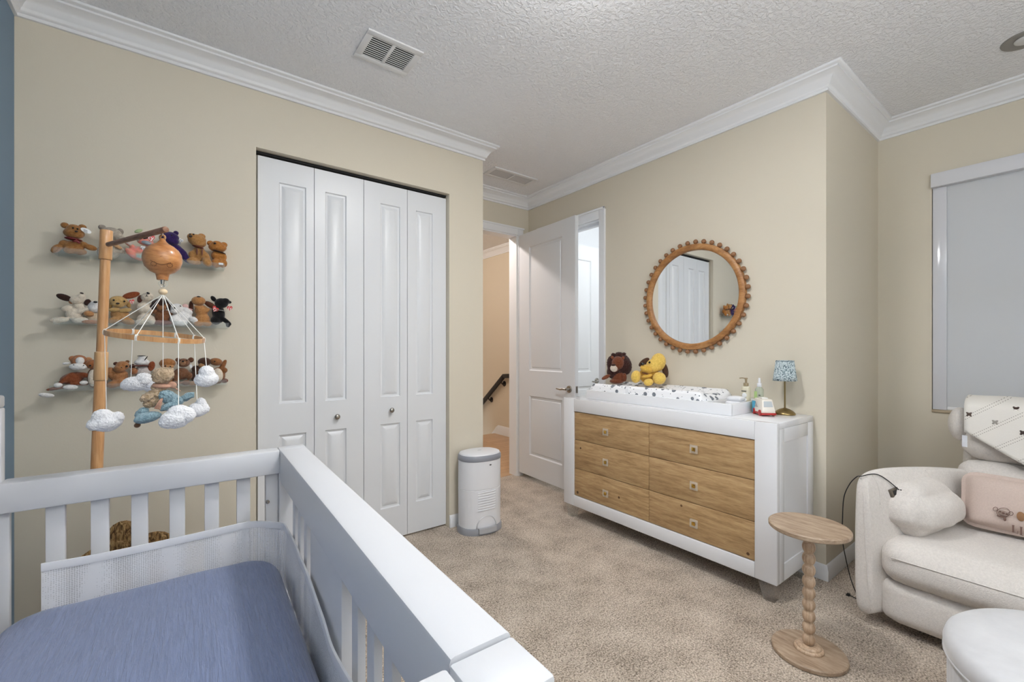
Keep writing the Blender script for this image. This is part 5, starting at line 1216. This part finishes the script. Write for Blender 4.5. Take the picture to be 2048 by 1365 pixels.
bmesh.ops.recalc_face_normals(t, faces=t.faces); knit_o = obj('knit', t, mB, bk_, 180, solid=.007)
def bear(px, py, col, r_):
    c = surface_at(knit_o, px, py)[0]; b = nb()
    yv, zv = Vector((0,1,0)), Vector((.12,0,1)).normalized()
    for dy, dz, q in ((0,0,1),(.8,.75,.45),(-.8,.75,.45),(.7,-.9,.5),(-.7,-.9,.5)): ell(b, c+yv*dy*r_+zv*dz*r_, (.003, r_*q, r_*q*.9), None, 14)
    obj('bear_motif', b, mat('motif', col, .9), bk_, 60)
for q in ((1938,829,(86,72,64)),(1990,845,(160,154,146)),(2032,818,(72,58,52)),(2046,866,(72,60,56))): bear(q[0], q[1], q[2], .0085)
lbp = at(1930,882,X=3.05); b = nb(); box(b, lbp.x-.001, lbp.x+.001, lbp.y-.008, lbp.y+.010, lbp.z-.030, lbp.z+.026, 0); obj('care_label', b, mat('care_label', (214,216,222), .6), bk_)
# power cord with plug
pc_ = thing('power_cord', 'black charging cord plugged into the armchair control plate', 'cord', (2.72, .73, 0))
sfp = lambda px, py: (lambda q: q[0]+q[1]*.006)(surface_at(arm_o, px, py))
cpts = [oc+on*.016+ou*.034, oc+on*.02+ou*.012, sfp(1773,962), sfp(1756,952), sfp(1742,950), sfp(1728,957)+Vector((-.006,.008,.006)), at(1714,954,X=2.50), at(1700,968,X=2.52), at(1688,995,X=2.56), at(1685,1040,X=2.59), at(1685,1080,X=2.61), at(1692,1120,X=2.65), at(1702,1160,X=2.68), at(1713,1189,X=2.69)]
cpts[-1].z = max(cpts[-1].z, .006); cpts.append(Vector((2.70,.70,.005))); cpts.append(at(1697,1190,Z=.005))
b = nb(); tube(b, curve_pts(cpts, 10), .0022, 8); obj('cable', b, MW['black'], pc_, 180)
b = nb(); box(b, .006, .040, -.009, .009, .0058, .022, .003, OM); obj('plug', b, MW['black'], pc_)
b = nb(); e = at(1697,1190,Z=.005); box(b, e.x-.012, e.x+.012, e.y-.006, e.y+.008, .0005, .009, .002); obj('connector', b, MW['black'], pc_)

# ================================================================== HALL HANDRAIL
hr = thing('handrail', 'black metal handrail on the stair wall of the hall', 'handrail', (3.75, 5.2, .7))
hx = 3.69
def hq(px, py): return at(px, py, X=hx)
A, B_, C_ = hq(1022.5,748), hq(1007,748.5), hq(966,800)
dn = (C_-B_).normalized(); E_ = B_+dn*1.1
b = nb(); hh = .030
def railseg(p, q):
    d = (q-p).normalized(); up = Vector((1,0,0)).cross(d).normalized(); up = up if up.z > 0 else -up
    M_ = Matrix((Vector((1,0,0)), d, up)).transposed().to_4x4(); M_.translation = (p+q)/2; L = (q-p).length/2; box(b, -.016, .016, -L-.008, L+.008, -hh, hh, .003, M_)
railseg(A-UP*.03, B_-UP*.03); railseg(B_-UP*.035, E_-UP*.035); obj('rail', b, MW['blackmetal'], hr)
for px, py in ((1008,768),(982.5,800)):
    p = at(px, py, X=3.742); b = nb(); cyl(b, p, p+Vector((.008,0,0)), .040, .040, 28, .002); tube(b, curve_pts([p+Vector((0,0,0)), p+Vector((-.035,0,0)), p+Vector((-.05,.01,.05))], 6), .008, 10); obj('bracket', b, MW['blackmetal'], hr, 50)
